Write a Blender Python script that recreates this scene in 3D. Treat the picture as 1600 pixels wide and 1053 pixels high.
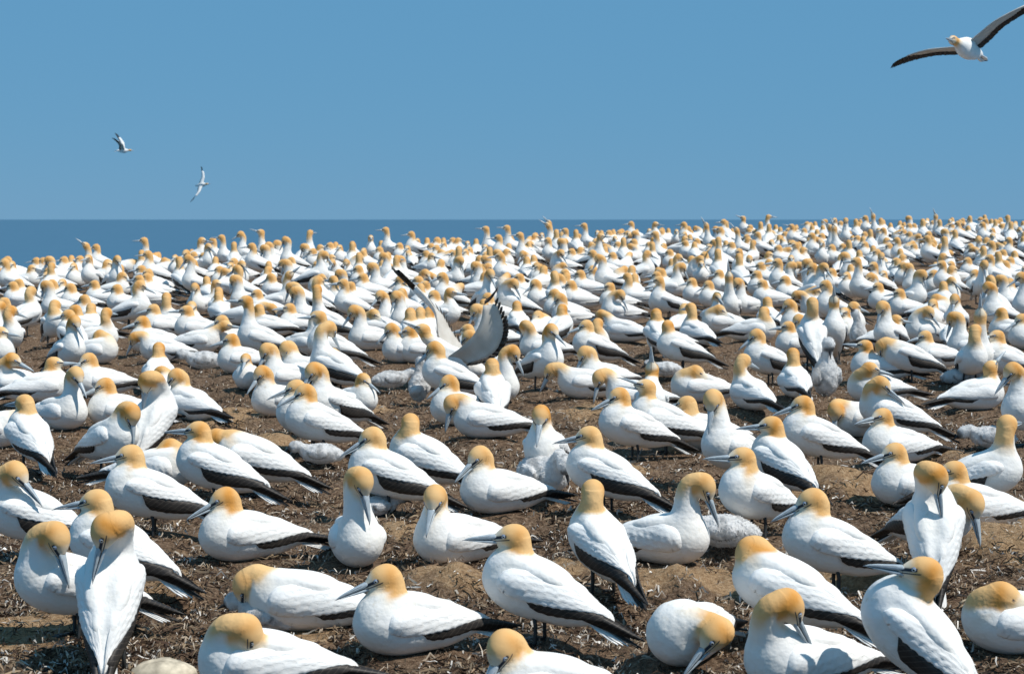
import bpy, math, random
import numpy as np
from mathutils import Vector, Matrix

for _o in list(bpy.data.objects):
    bpy.data.objects.remove(_o)
scene = bpy.context.scene
COLL = scene.collection
rng = np.random.default_rng(7)
random.seed(7)

# ------------------------------------------------------------------ camera
FPX = 2600.0                      # focal length in pixels of a 1600 px wide frame
CAM = np.array([0.0, 0.0, 1.57])
TILT = math.atan(185.5 / FPX)
cam_data = bpy.data.cameras.new("camera")
cam = bpy.data.objects.new("camera", cam_data)
COLL.objects.link(cam)
cam_data.sensor_width = 36.0
cam_data.lens = FPX / 1600.0 * 36.0
cam_data.clip_start = 0.1
cam_data.clip_end = 200000.0
cam.location = CAM
cam.rotation_euler = (math.pi / 2 - TILT, 0, 0)
cam_data.dof.use_dof = True
cam_data.dof.focus_distance = 8.3
cam_data.dof.aperture_fstop = 7.0
scene.camera = cam

# ------------------------------------------------------------------ light
SUN_EL = math.radians(57)
SUN_AZ = math.radians(113)        # clockwise from the view axis: to the right, a little behind the camera
world = bpy.data.worlds.new("World")
scene.world = world
world.use_nodes = True
wn = world.node_tree.nodes
wl = world.node_tree.links
wn.clear()
w_out = wn.new("ShaderNodeOutputWorld")
w_bg = wn.new("ShaderNodeBackground")
w_sky = wn.new("ShaderNodeTexSky")
w_sky.sky_type = 'NISHITA'
w_sky.sun_disc = False
w_sky.sun_elevation = SUN_EL
w_sky.sun_rotation = SUN_AZ
w_sky.altitude = 150.0
w_sky.air_density = 1.0
w_sky.dust_density = 0.0
w_sky.ozone_density = 2.0
w_bg.inputs["Strength"].default_value = 0.085
w_hsv = wn.new("ShaderNodeMix")
w_hsv.data_type = 'RGBA'
w_hsv.inputs[0].default_value = 0.92
w_hsv.inputs[7].default_value = (1.10, 3.26, 5.62, 1.0)    # the even blue of the polarised sky
wl.new(w_sky.outputs["Color"], w_hsv.inputs[6])
wl.new(w_hsv.outputs[2], w_bg.inputs["Color"])
wl.new(w_bg.outputs["Background"], w_out.inputs["Surface"])

sun_data = bpy.data.lights.new("sun", 'SUN')
sun_data.energy = 4.2
sun_data.angle = math.radians(0.53)
sun_data.color = (1.0, 0.95, 0.87)
sun = bpy.data.objects.new("sun", sun_data)
COLL.objects.link(sun)
_sd = Vector((math.sin(SUN_AZ) * math.cos(SUN_EL), math.cos(SUN_AZ) * math.cos(SUN_EL), math.sin(SUN_EL)))
sun.rotation_euler = _sd.to_track_quat('Z', 'Y').to_euler()
sun.location = (20, -10, 30)

scene.view_settings.view_transform = 'Standard'
scene.view_settings.look = 'None'
scene.view_settings.exposure = 0.17
scene.view_settings.gamma = 1.0
scene.view_settings.use_curve_mapping = False
scene.render.engine = 'CYCLES'
scene.cycles.max_bounces = 6
scene.cycles.diffuse_bounces = 3
scene.cycles.use_denoising = True

# ------------------------------------------------------------------ small helpers
def smooth01(a, b, x):
    t = np.clip((x - a) / (b - a), 0.0, 1.0)
    return t * t * (3 - 2 * t)

def vnoise(x, y, seed=0):
    """2-D lattice value noise, 0..1, vectorised."""
    xi = np.floor(x).astype(np.int64); yi = np.floor(y).astype(np.int64)
    fx = x - xi; fy = y - yi
    fx = fx * fx * (3 - 2 * fx); fy = fy * fy * (3 - 2 * fy)
    def h(a, b):
        n = (a * 374761393 + b * 668265263 + seed * 1274126177) & 0xffffffff
        n = ((n ^ (n >> 13)) * 1274126177) & 0xffffffff
        return ((n ^ (n >> 16)) & 0xffff) / 65535.0
    return ((h(xi, yi) * (1 - fx) + h(xi + 1, yi) * fx) * (1 - fy)
            + (h(xi, yi + 1) * (1 - fx) + h(xi + 1, yi + 1) * fx) * fy)

def mesh_np(name, V, faces, mats=(), matidx=None, attrs=None, smooth=True):
    """faces: list of (n,k) int arrays, all faces of one array having k corners."""
    me = bpy.data.meshes.new(name)
    V = np.asarray(V, dtype=np.float32)
    faces = [np.asarray(f, dtype=np.int32) for f in faces if len(f)]
    nl = sum(f.size for f in faces)
    nf = sum(len(f) for f in faces)
    me.vertices.add(len(V)); me.vertices.foreach_set("co", V.ravel())
    me.loops.add(nl); me.polygons.add(nf)
    me.loops.foreach_set("vertex_index", np.concatenate([f.ravel() for f in faces]))
    tot = np.concatenate([np.full(len(f), f.shape[1], np.int32) for f in faces])
    st = np.concatenate([[0], np.cumsum(tot)[:-1]]).astype(np.int32)
    me.polygons.foreach_set("loop_start", st)
    me.polygons.foreach_set("loop_total", tot)
    for m in mats:
        me.materials.append(m)
    if matidx is not None:
        me.polygons.foreach_set("material_index", np.asarray(matidx, dtype=np.int32))
    if smooth:
        me.polygons.foreach_set("use_smooth", np.ones(nf, dtype=bool))
    for an, (kind, arr) in (attrs or {}).items():
        at = me.attributes.new(an, kind, 'POINT')
        arr = np.asarray(arr, dtype=np.float32)
        key = {'FLOAT': "value", 'FLOAT_VECTOR': "vector", 'FLOAT_COLOR': "color"}[kind]
        at.data.foreach_set(key, arr.ravel())
    me.update(calc_edges=True)
    me.validate()
    return me

def link(name, me, parent=None, matrix=None):
    o = bpy.data.objects.new(name, me)
    COLL.objects.link(o)
    if parent is not None:
        o.parent = parent
    if matrix is not None:
        o.matrix_local = matrix
    return o

def tag(o, label=None, cat=None, group=None, kind=None):
    if label: o['label'] = label
    if cat: o['category'] = cat
    if group: o['group'] = group
    if kind: o['kind'] = kind
    return o

def grid_faces(n, m, close_m=False, off=0, flip=False):
    i = np.arange(n - 1)[:, None]; j = np.arange(m if close_m else m - 1)[None, :]
    a = i * m + j; b = i * m + (j + 1) % m; c = (i + 1) * m + (j + 1) % m; d = (i + 1) * m + j
    q = np.stack(np.broadcast_arrays(a, b, c, d), -1).reshape(-1, 4) + off
    return q[:, ::-1] if flip else q

def tube(points, radii, k=6, cap=True, flat=None):
    """Tube along a polyline; flat = (scale across, scale up) optional. Returns V, faces list."""
    P = np.asarray(points, float); n = len(P)
    T = np.gradient(P, axis=0); T /= np.linalg.norm(T, axis=1)[:, None] + 1e-9
    ref = np.array([0.0, 0, 1]) if abs(T[0, 2]) < 0.9 else np.array([0.0, 1, 0])
    V = []
    for i in range(n):
        s = np.cross(ref, T[i]); s /= np.linalg.norm(s) + 1e-9
        u = np.cross(T[i], s)
        a = np.arange(k) * 2 * math.pi / k
        r = radii[i]
        sx, sy = flat if flat else (1, 1)
        V.append(P[i] + r * sx * np.cos(a)[:, None] * s + r * sy * np.sin(a)[:, None] * u)
    V = np.concatenate(V)
    F = [grid_faces(n, k, True)]
    if cap:
        F.append(np.arange(k)[None, ::-1]); F.append((np.arange(k) + (n - 1) * k)[None, :])
    return V, F

def merge(parts):
    """parts: list of (V, F list) -> V, F list"""
    Vs, Fs, o = [], [], 0
    for V, F in parts:
        Vs.append(V)
        for f in F:
            Fs.append(np.asarray(f) + o)
        o += len(V)
    d = {}
    for f in Fs:
        d.setdefault(f.shape[1], []).append(f)
    return np.concatenate(Vs), [np.concatenate(v) for v in d.values()]

# ------------------------------------------------------------------ materials
def new_mat(name):
    m = bpy.data.materials.new(name); m.use_nodes = True
    nt = m.node_tree
    return m, nt, nt.nodes["Principled BSDF"]

def N(nt, kind, **kw):
    n = nt.nodes.new(kind)
    for k, v in kw.items():
        if k.startswith("in_"):
            key = k[3:]
            n.inputs[int(key) if key.isdigit() else key.replace("_", " ")].default_value = v
        else:
            setattr(n, k, v)
    return n

def math_node(nt, op, a, b=None, c=None):
    n = nt.nodes.new("ShaderNodeMath"); n.operation = op
    for i, v in enumerate((a, b, c)):
        if v is None: continue
        if isinstance(v, (int, float)): n.inputs[i].default_value = v
        else: nt.links.new(v, n.inputs[i])
    return n.outputs[0]

def mix_rgb(nt, fac, a, b, blend='MIX'):
    n = nt.nodes.new("ShaderNodeMix"); n.data_type = 'RGBA'; n.blend_type = blend
    for i, v in ((0, fac), (6, a), (7, b)):
        if isinstance(v, (int, float)): n.inputs[i].default_value = v
        elif isinstance(v, tuple): n.inputs[i].default_value = v
        else: nt.links.new(v, n.inputs[i])
    return n.outputs[2]

def ramp(nt, fac, stops):
    n = nt.nodes.new("ShaderNodeValToRGB")
    el = n.color_ramp.elements
    while len(el) < len(stops): el.new(0.5)
    for e, (p, c) in zip(el, stops):
        e.position = p; e.color = c if len(c) == 4 else (*c, 1)
    nt.links.new(fac, n.inputs[0])
    return n.outputs[0]

def bump(nt, bsdf, height, strength=0.3, dist=0.01, chain=None):
    n = nt.nodes.new("ShaderNodeBump")
    n.inputs["Strength"].default_value = strength
    n.inputs["Distance"].default_value = dist
    nt.links.new(height, n.inputs["Height"])
    if chain is not None: nt.links.new(chain, n.inputs["Normal"])
    nt.links.new(n.outputs[0], bsdf.inputs["Normal"])
    return n.outputs[0]

WHITE = (0.80, 0.79, 0.77)

def mat_plumage():
    m, nt, b = new_mat("gannet_plumage")
    L = nt.links
    col = N(nt, "ShaderNodeAttribute", attribute_name="Col")
    hc = N(nt, "ShaderNodeAttribute", attribute_name="hc")
    sep = N(nt, "ShaderNodeSeparateXYZ"); L.new(hc.outputs["Vector"], sep.inputs[0])
    x, y, z = sep.outputs
    ay = math_node(nt, 'ABSOLUTE', y)
    def band(v, lo, hi, soft):
        a = N(nt, "ShaderNodeMapRange", interpolation_type='SMOOTHSTEP'); L.new(v, a.inputs[0])
        a.inputs[1].default_value = lo - soft; a.inputs[2].default_value = lo + soft
        c = N(nt, "ShaderNodeMapRange", interpolation_type='SMOOTHSTEP'); L.new(v, c.inputs[0])
        c.inputs[1].default_value = hi - soft; c.inputs[2].default_value = hi + soft
        c.inputs[3].default_value = 1.0; c.inputs[4].default_value = 0.0
        return math_node(nt, 'MULTIPLY', a.outputs[0], c.outputs[0])
    # dark bare skin from the bill base round the eye
    zt = math_node(nt, 'ADD', z, math_node(nt, 'MULTIPLY', math_node(nt, 'SUBTRACT', x, 0.034), 0.22))
    eye = math_node(nt, 'MULTIPLY', band(x, 0.025, 0.2, 0.003), band(zt, 0.0035, 0.0155, 0.0022))
    eye = math_node(nt, 'MULTIPLY', eye, band(ay, 0.012, 0.2, 0.003))
    # the line of the gape running back under the eye
    zl = math_node(nt, 'ADD', z, math_node(nt, 'MULTIPLY', math_node(nt, 'SUBTRACT', 0.06, x), -0.18))
    gape = math_node(nt, 'MULTIPLY', band(zl, -0.0105, -0.0065, 0.0012), band(x, 0.012, 0.2, 0.003))
    ring = math_node(nt, 'MULTIPLY', math_node(nt, 'MULTIPLY', band(x, 0.0685, 0.0715, 0.0010), band(z, -0.03, 0.03, 0.003)), 0.6)
    # the bare stripe down the throat
    thr = math_node(nt, 'MULTIPLY', band(ay, -1.0, 0.0022, 0.001), band(z, -0.06, -0.022, 0.003))
    thr = math_node(nt, 'MULTIPLY', thr, band(x, 0.015, 0.2, 0.004))
    d = math_node(nt, 'MAXIMUM', math_node(nt, 'MAXIMUM', eye, gape), math_node(nt, 'MAXIMUM', thr, ring))
    hm = N(nt, "ShaderNodeMapRange"); L.new(col.outputs["Alpha"], hm.inputs[0])
    hm.inputs[1].default_value = 0.55; hm.inputs[2].default_value = 0.8
    d = math_node(nt, 'MULTIPLY', d, hm.outputs[0])
    tc = N(nt, "ShaderNodeTexCoord")
    n1 = N(nt, "ShaderNodeTexNoise", in_Scale=9.0, in_Detail=3.0); L.new(tc.outputs["Object"], n1.inputs["Vector"])
    tint = ramp(nt, n1.outputs["Fac"], [(0.35, (0.93, 0.91, 0.86)), (0.62, (1, 1, 1))])
    c0 = mix_rgb(nt, 0.55, col.outputs["Color"], tint, 'MULTIPLY')
    oi = N(nt, "ShaderNodeObjectInfo")
    va = N(nt, "ShaderNodeVectorMath", operation='ADD'); L.new(tc.outputs["Object"], va.inputs[0])
    rv = N(nt, "ShaderNodeCombineXYZ"); L.new(math_node(nt, 'MULTIPLY', oi.outputs["Random"], 37.0), rv.inputs[0]); L.new(rv.outputs[0], va.inputs[1])
    n3 = N(nt, "ShaderNodeTexNoise", in_Scale=11.0, in_Detail=6.0, in_Roughness=0.7); L.new(va.outputs[0], n3.inputs["Vector"])
    stain = ramp(nt, n3.outputs["Fac"], [(0.60, (1, 1, 1)), (0.74, (0.78, 0.70, 0.58))])
    c0 = mix_rgb(nt, 0.8, c0, stain, 'MULTIPLY')
    c1 = mix_rgb(nt, d, c0, (0.035, 0.042, 0.055, 1))
    L.new(c1, b.inputs["Base Color"])
    b.inputs["Roughness"].default_value = 0.8
    b.inputs["Specular IOR Level"].default_value = 0.15
    v1 = N(nt, "ShaderNodeTexVoronoi", in_Scale=75.0, feature='SMOOTH_F1')
    mp = N(nt, "ShaderNodeMapping"); mp.inputs["Scale"].default_value = (0.6, 1, 1)
    L.new(tc.outputs["Object"], mp.inputs[0]); L.new(mp.outputs[0], v1.inputs["Vector"])
    n2 = N(nt, "ShaderNodeTexNoise", in_Scale=30.0, in_Detail=4.0); L.new(tc.outputs["Object"], n2.inputs["Vector"])
    soft = math_node(nt, 'SUBTRACT', 1.0, math_node(nt, 'MULTIPLY', hm.outputs[0], 0.75))
    h1 = bump(nt, b, math_node(nt, 'MULTIPLY', n2.outputs["Fac"], soft), 0.30, 0.014)
    bump(nt, b, math_node(nt, 'MULTIPLY', v1.outputs["Distance"], soft), 0.24, 0.005, h1)
    return m

def mat_wing():
    m, nt, b = new_mat("white_wing_feathers")
    L = nt.links
    tc = N(nt, "ShaderNodeTexCoord")
    n1 = N(nt, "ShaderNodeTexNoise", in_Scale=7.0, in_Detail=4.0); L.new(tc.outputs["Object"], n1.inputs["Vector"])
    t = ramp(nt, n1.outputs["Fac"], [(0.3, (0.74, 0.735, 0.72)), (0.65, (0.82, 0.81, 0.79))])
    L.new(t, b.inputs["Base Color"])
    b.inputs["Roughness"].default_value = 0.7
    b.inputs["Specular IOR Level"].default_value = 0.2
    mp = N(nt, "ShaderNodeMapping"); mp.inputs["Scale"].default_value = (1.0, 2.2, 2.6)
    mp.inputs["Rotation"].default_value = (0, 0.5, 0)
    L.new(tc.outputs["Object"], mp.inputs[0])
    v = N(nt, "ShaderNodeTexVoronoi", in_Scale=26.0, feature='SMOOTH_F1'); L.new(mp.outputs[0], v.inputs["Vector"])
    n2 = N(nt, "ShaderNodeTexNoise", in_Scale=60.0, in_Detail=3.0); L.new(mp.outputs[0], n2.inputs["Vector"])
    # overlapping feather rows, in the wing's own length / depth coordinates
    st = N(nt, "ShaderNodeAttribute", attribute_name="st")
    sp = N(nt, "ShaderNodeSeparateXYZ"); L.new(st.outputs["Vector"], sp.inputs[0])
    wob = math_node(nt, 'MULTIPLY', math_node(nt, 'SUBTRACT', n1.outputs["Fac"], 0.5), 0.10)
    row = math_node(nt, 'ADD', math_node(nt, 'MULTIPLY', math_node(nt, 'ADD', sp.outputs[1], wob), 5.0), math_node(nt, 'MULTIPLY', sp.outputs[0], 2.2))
    fr = math_node(nt, 'FRACT', row); ri = math_node(nt, 'FLOOR', row)
    arch = math_node(nt, 'POWER', math_node(nt, 'ABSOLUTE', math_node(nt, 'SUBTRACT', fr, 0.5)), 2.0)
    u = math_node(nt, 'ADD', math_node(nt, 'MULTIPLY', math_node(nt, 'POWER', sp.outputs[0], 0.8), 15.0), math_node(nt, 'MULTIPLY', ri, 0.37))
    u = math_node(nt, 'ADD', u, math_node(nt, 'MULTIPLY', arch, 1.9))
    u = math_node(nt, 'ADD', u, math_node(nt, 'MULTIPLY', wob, 9.0))
    saw = math_node(nt, 'FRACT', u)
    hh = math_node(nt, 'MULTIPLY', math_node(nt, 'POWER', saw, 1.6), math_node(nt, 'SUBTRACT', 1.0, math_node(nt, 'MULTIPLY', arch, 1.6)))
    hh = math_node(nt, 'MULTIPLY', hh, math_node(nt, 'ADD', 0.25, sp.outputs[0]))
    h = bump(nt, b, v.outputs["Distance"], 0.16, 0.010)
    h = bump(nt, b, hh, 0.55, 0.0065, h)
    bump(nt, b, n2.outputs["Fac"], 0.18, 0.005, h)
    return m

def mat_black():
    m, nt, b = new_mat("black_flight_feathers")
    L = nt.links
    tc = N(nt, "ShaderNodeTexCoord")
    mp = N(nt, "ShaderNodeMapping"); mp.inputs["Scale"].default_value = (3.0, 30, 30)
    L.new(tc.outputs["Object"], mp.inputs[0])
    n = N(nt, "ShaderNodeTexNoise", in_Scale=3.0, in_Detail=4.0); L.new(mp.outputs[0], n.inputs["Vector"])
    t = ramp(nt, n.outputs["Fac"], [(0.35, (0.014, 0.012, 0.011)), (0.7, (0.040, 0.033, 0.028))])
    sx = N(nt, "ShaderNodeSeparateXYZ"); L.new(tc.outputs["Object"], sx.inputs[0])
    q = math_node(nt, 'FRACT', math_node(nt, 'ADD', math_node(nt, 'MULTIPLY', sx.outputs[0], 42.0), math_node(nt, 'MULTIPLY', sx.outputs[2], 30.0)))
    ed = ramp(nt, q, [(0.0, (1, 1, 1)), (0.13, (0, 0, 0))])
    t = mix_rgb(nt, math_node(nt, 'MULTIPLY', ed, 0.75), t, (0.135, 0.112, 0.092, 1))
    L.new(t, b.inputs["Base Color"])
    b.inputs["Roughness"].default_value = 0.55
    b.inputs["Specular IOR Level"].default_value = 0.35
    bump(nt, b, n.outputs["Fac"], 0.3, 0.004)
    return m

def mat_under():
    m, nt, b = new_mat("underwing_feathers")
    tc = N(nt, "ShaderNodeTexCoord")
    n = N(nt, "ShaderNodeTexNoise", in_Scale=12.0, in_Detail=4.0); nt.links.new(tc.outputs["Object"], n.inputs["Vector"])
    t = ramp(nt, n.outputs["Fac"], [(0.3, (0.60, 0.56, 0.50)), (0.7, (0.74, 0.71, 0.66))])
    nt.links.new(t, b.inputs["Base Color"])
    b.inputs["Roughness"].default_value = 0.75
    bump(nt, b, n.outputs["Fac"], 0.2, 0.006)
    tr = N(nt, "ShaderNodeBsdfTranslucent", in_Color=(0.62, 0.52, 0.40, 1))
    mx = N(nt, "ShaderNodeMixShader"); mx.inputs[0].default_value = 0.25
    nt.links.new(b.outputs[0], mx.inputs[1]); nt.links.new(tr.outputs[0], mx.inputs[2])
    nt.links.new(mx.outputs[0], nt.nodes["Material Output"].inputs["Surface"])
    return m

def mat_bill():
    m, nt, b = new_mat("bill_horn")
    dk = N(nt, "ShaderNodeAttribute", attribute_name="dk")
    tc = N(nt, "ShaderNodeTexCoord")
    n = N(nt, "ShaderNodeTexNoise", in_Scale=60.0, in_Detail=2.0); nt.links.new(tc.outputs["Object"], n.inputs["Vector"])
    base = ramp(nt, n.outputs["Fac"], [(0.3, (0.32, 0.37, 0.41)), (0.7, (0.43, 0.48, 0.51))])
    f = ramp(nt, dk.outputs["Fac"], [(0.35, (0, 0, 0)), (0.75, (1, 1, 1))])
    nt.links.new(mix_rgb(nt, f, base, (0.018, 0.022, 0.03, 1)), b.inputs["Base Color"])
    b.inputs["Roughness"].default_value = 0.38
    return m

def mat_plain(name, col, rough=0.6, spec=0.4, var=0.25, scale=40.0):
    m, nt, b = new_mat(name)
    tc = N(nt, "ShaderNodeTexCoord")
    n = N(nt, "ShaderNodeTexNoise", in_Scale=scale, in_Detail=3.0); nt.links.new(tc.outputs["Object"], n.inputs["Vector"])
    lo = tuple(c * (1 - var) for c in col); hi = tuple(min(1, c * (1 + var)) for c in col)
    nt.links.new(ramp(nt, n.outputs["Fac"], [(0.3, lo), (0.7, hi)]), b.inputs["Base Color"])
    b.inputs["Roughness"].default_value = rough
    b.inputs["Specular IOR Level"].default_value = spec
    bump(nt, b, n.outputs["Fac"], 0.2, 0.004)
    return m

def mat_chick():
    m, nt, b = new_mat("chick_down")
    col = N(nt, "ShaderNodeAttribute", attribute_name="Col")
    tc = N(nt, "ShaderNodeTexCoord")
    n = N(nt, "ShaderNodeTexNoise", in_Scale=55.0, in_Detail=5.0); nt.links.new(tc.outputs["Object"], n.inputs["Vector"])
    t = ramp(nt, n.outputs["Fac"], [(0.3, (0.84, 0.84, 0.84)), (0.6, (1, 1, 1))])
    nt.links.new(mix_rgb(nt, 0.8, col.outputs["Color"], t, 'MULTIPLY'), b.inputs["Base Color"])
    b.inputs["Roughness"].default_value = 0.95
    b.inputs["Specular IOR Level"].default_value = 0.05
    bump(nt, b, n.outputs["Fac"], 0.5, 0.010)
    tr = N(nt, "ShaderNodeBsdfTranslucent", in_Color=(0.75, 0.75, 0.74, 1))
    mx = N(nt, "ShaderNodeMixShader"); mx.inputs[0].default_value = 0.30
    nt.links.new(b.outputs[0], mx.inputs[1]); nt.links.new(tr.outputs[0], mx.inputs[2])
    nt.links.new(mx.outputs[0], nt.nodes["Material Output"].inputs["Surface"])
    return m

M_BODY = mat_plumage(); M_WING = mat_wing(); M_BLACK = mat_black(); M_UNDER = mat_under()
M_BILL = mat_bill(); M_CHICK = mat_chick()
M_LEG = mat_plain("dark_leg_skin", (0.028, 0.030, 0.030), 0.55)
M_EYE_RING = mat_plain("blue_eye_ring", (0.16, 0.24, 0.40), 0.5)
M_IRIS = mat_plain("pale_iris", (0.42, 0.45, 0.46), 0.2, 0.6, 0.1)
M_PUPIL = mat_plain("dark_pupil", (0.006, 0.006, 0.007), 0.12, 0.7, 0.1)

# ------------------------------------------------------------------ gannet anatomy (bird frame: x forward, y to its own left, z up)
def rot_y(a):
    c, s = math.cos(a), math.sin(a)
    return np.array([[c, 0, -s], [0, 1, 0], [s, 0, c]])      # positive a lifts the breast

POSTURE = {            # torso origin height, pitch, extra head offset
    's': (0.110, math.radians(7), (0.0, 0.0, 0.0)),
    't': (0.206, math.radians(20), (-0.01, 0.0, 0.105)),
    'T': (0.268, math.radians(43), (-0.075, 0.0, 0.22)),
    'w': (0.200, math.radians(12), (0.0, 0.0, 0.10)),
}
def torso_matrix(post):
    z, p, _ = POSTURE[post]
    R = rot_y(p)
    M = Matrix.Identity(4)
    for i in range(3):
        for j in range(3):
            M[i][j] = R[i, j]
    M[2][3] = z
    return M, R, np.array([0, 0, z])

def sd_ell(P, c, r):
    q = P - np.asarray(c)
    k0 = np.linalg.norm(q / np.asarray(r), axis=-1)
    k1 = np.linalg.norm(q / (np.asarray(r) ** 2), axis=-1)
    return np.where(k1 > 1e-9, k0 * (k0 - 1.0) / np.maximum(k1, 1e-9), -min(r))

def smin(a, b, k):
    h = np.clip(0.5 + 0.5 * (b - a) / k, 0, 1)
    return b * (1 - h) + a * h - k * h * (1 - h)

def sd_torso(P, scap=False, swell=0.0):
    d = sd_ell(P, (0.036, 0, -0.002), (0.146, 0.105 + swell, 0.110))
    d = smin(d, sd_ell(P, (-0.075, 0, 0.004), (0.180, 0.093 + swell, 0.095)), 0.05)
    d = smin(d, sd_ell(P, (-0.225, 0, 0.010), (0.125, 0.050, 0.040)), 0.05)
    if scap:
        for s in (-1, 1):
            d = smin(d, sd_ell(P, (-0.020, s * 0.042, 0.080), (0.125, 0.042, 0.036)), 0.014)
            d = smin(d, sd_ell(P, (-0.135, s * 0.027, 0.068), (0.085, 0.025, 0.026)), 0.012)
    return d

def sd_chain(P, pts, rad):
    best = None
    for i in range(len(pts) - 1):
        a, b = pts[i], pts[i + 1]
        ab = b - a
        h = np.clip(((P - a) @ ab) / (ab @ ab + 1e-12), 0, 1)
        d = np.linalg.norm(P - a - h[..., None] * ab, axis=-1) - (rad[i] + (rad[i + 1] - rad[i]) * h)
        best = d if best is None else np.minimum(best, d)
    return best

def bezier(p0, p1, p2, p3, n):
    t = np.linspace(0, 1, n)[:, None]
    return (1 - t) ** 3 * p0 + 3 * t * (1 - t) ** 2 * p1 + 3 * t * t * (1 - t) * p2 + t ** 3 * p3

# pose: head centre, yaw, pitch, direction in which the neck leaves the breast, back/down mix of the nape
POSES = {
    'n': ((0.070, 0, 0.285), 0, -8, (0.25, 0, 0.95), (0.50, 0.80)),
    'h': ((0.085, 0, 0.345), 0, -5, (0.20, 0, 0.97), (0.45, 0.85)),
    'u': ((0.110, 0, 0.425), 0, 0, (0.15, 0, 0.98), (0.30, 0.90)),
    'k': ((0.125, 0, 0.430), 0, 72, (0.15, 0, 0.98), (0.85, 0.35)),
    'd': ((0.140, 0, 0.365), 0, -72, (0.05, 0, 1.0), (0.60, 0.75)),
    'g': ((0.285, 0, 0.180), 0, -60, (0.80, 0, 0.60), (0.75, 0.55)),
    'w': ((0.235, 0, 0.265), 0, -30, (0.55, 0, 0.83), (0.70, 0.60)),
    'p': ((-0.015, 0.070, 0.300), 150, -50, (0.45, 0.10, 0.88), (0.45, 0.80)),
    'l': ((0.005, 0.045, 0.245), 168, -28, (0.60, -0.15, 0.75), (0.60, 0.65)),
    'b': ((0.175, 0.090, 0.175), 95, -62, (0.60, 0.0, 0.75), (0.60, 0.70)),
}

def neck_head(pose, post, over):
    H, yaw, pit, d0, mixv = POSES[pose]
    H = np.array(over.get('H', H), float) + np.array(POSTURE[post][2])
    yaw = math.radians(yaw + over.get('y', 0)); pit = math.radians(over.get('p', pit))
    if over.get('mir'):
        H[1] = -H[1]; yaw = -yaw; d0 = (d0[0], -d0[1], d0[2])
    f = np.array([math.cos(pit) * math.cos(yaw), math.cos(pit) * math.sin(yaw), math.sin(pit)])
    up = np.array([-math.sin(pit) * math.cos(yaw), -math.sin(pit) * math.sin(yaw), math.cos(pit)])
    left = np.cross(up, f)
    if pose in 'nh' and pit < math.radians(-28):        # a lowered bill hangs clear of the breast
        k = min(1.0, (math.radians(-28) - pit) / math.radians(20))
        H = H + np.array([f[0], f[1], 0]) / max(0.2, math.hypot(f[0], f[1])) * 0.055 * k + np.array([0, 0, 0.030 * k])
    _, R, T = torso_matrix(post)
    P0 = R @ np.array([0.085, 0, 0.020]) + T
    d0 = np.array(d0, float); d0 /= np.linalg.norm(d0)
    e = -mixv[0] * f - mixv[1] * up; e /= np.linalg.norm(e)
    L = np.linalg.norm(H - P0)
    P1 = P0 + d0 * (0.42 * L + 0.03)
    Hn = H - 0.012 * f
    P2 = Hn + e * (0.30 * L + 0.035)
    C = bezier(P0, P1, P2, Hn, 11)
    return H, np.stack([f, left, up], 0), C

HS = 0.96                       # size of the head against the drawing units of its parts
NECK_R = np.interp(np.linspace(0, 1, 11), [0, 0.2, 0.45, 0.75, 1], [0.086, 0.067, 0.052, 0.046, 0.0445])

def make_sdf(pose, post, over, scap):
    H, Fr, C = neck_head(pose, post, over)
    _, R, T = torso_matrix(post)
    swell = {'s': 0.005, 'f': -0.016}.get(post, -0.006)
    def f(P):
        d = sd_torso((P - T) @ R, scap, swell)
        d = smin(d, sd_chain(P, C, NECK_R), 0.045)
        hl = (P - H) @ Fr.T / HS
        hd = sd_ell(hl, (0, 0, 0.002), (0.060, 0.0455, 0.0495))
        hd = smin(hd, sd_chain(hl, np.array([[0.020, 0, 0.0], [0.066, 0, -0.005]]), np.array([0.038, 0.0185])), 0.022)
        d = smin(d, hd * HS, 0.020)
        return d
    return f, H, Fr, C

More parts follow.
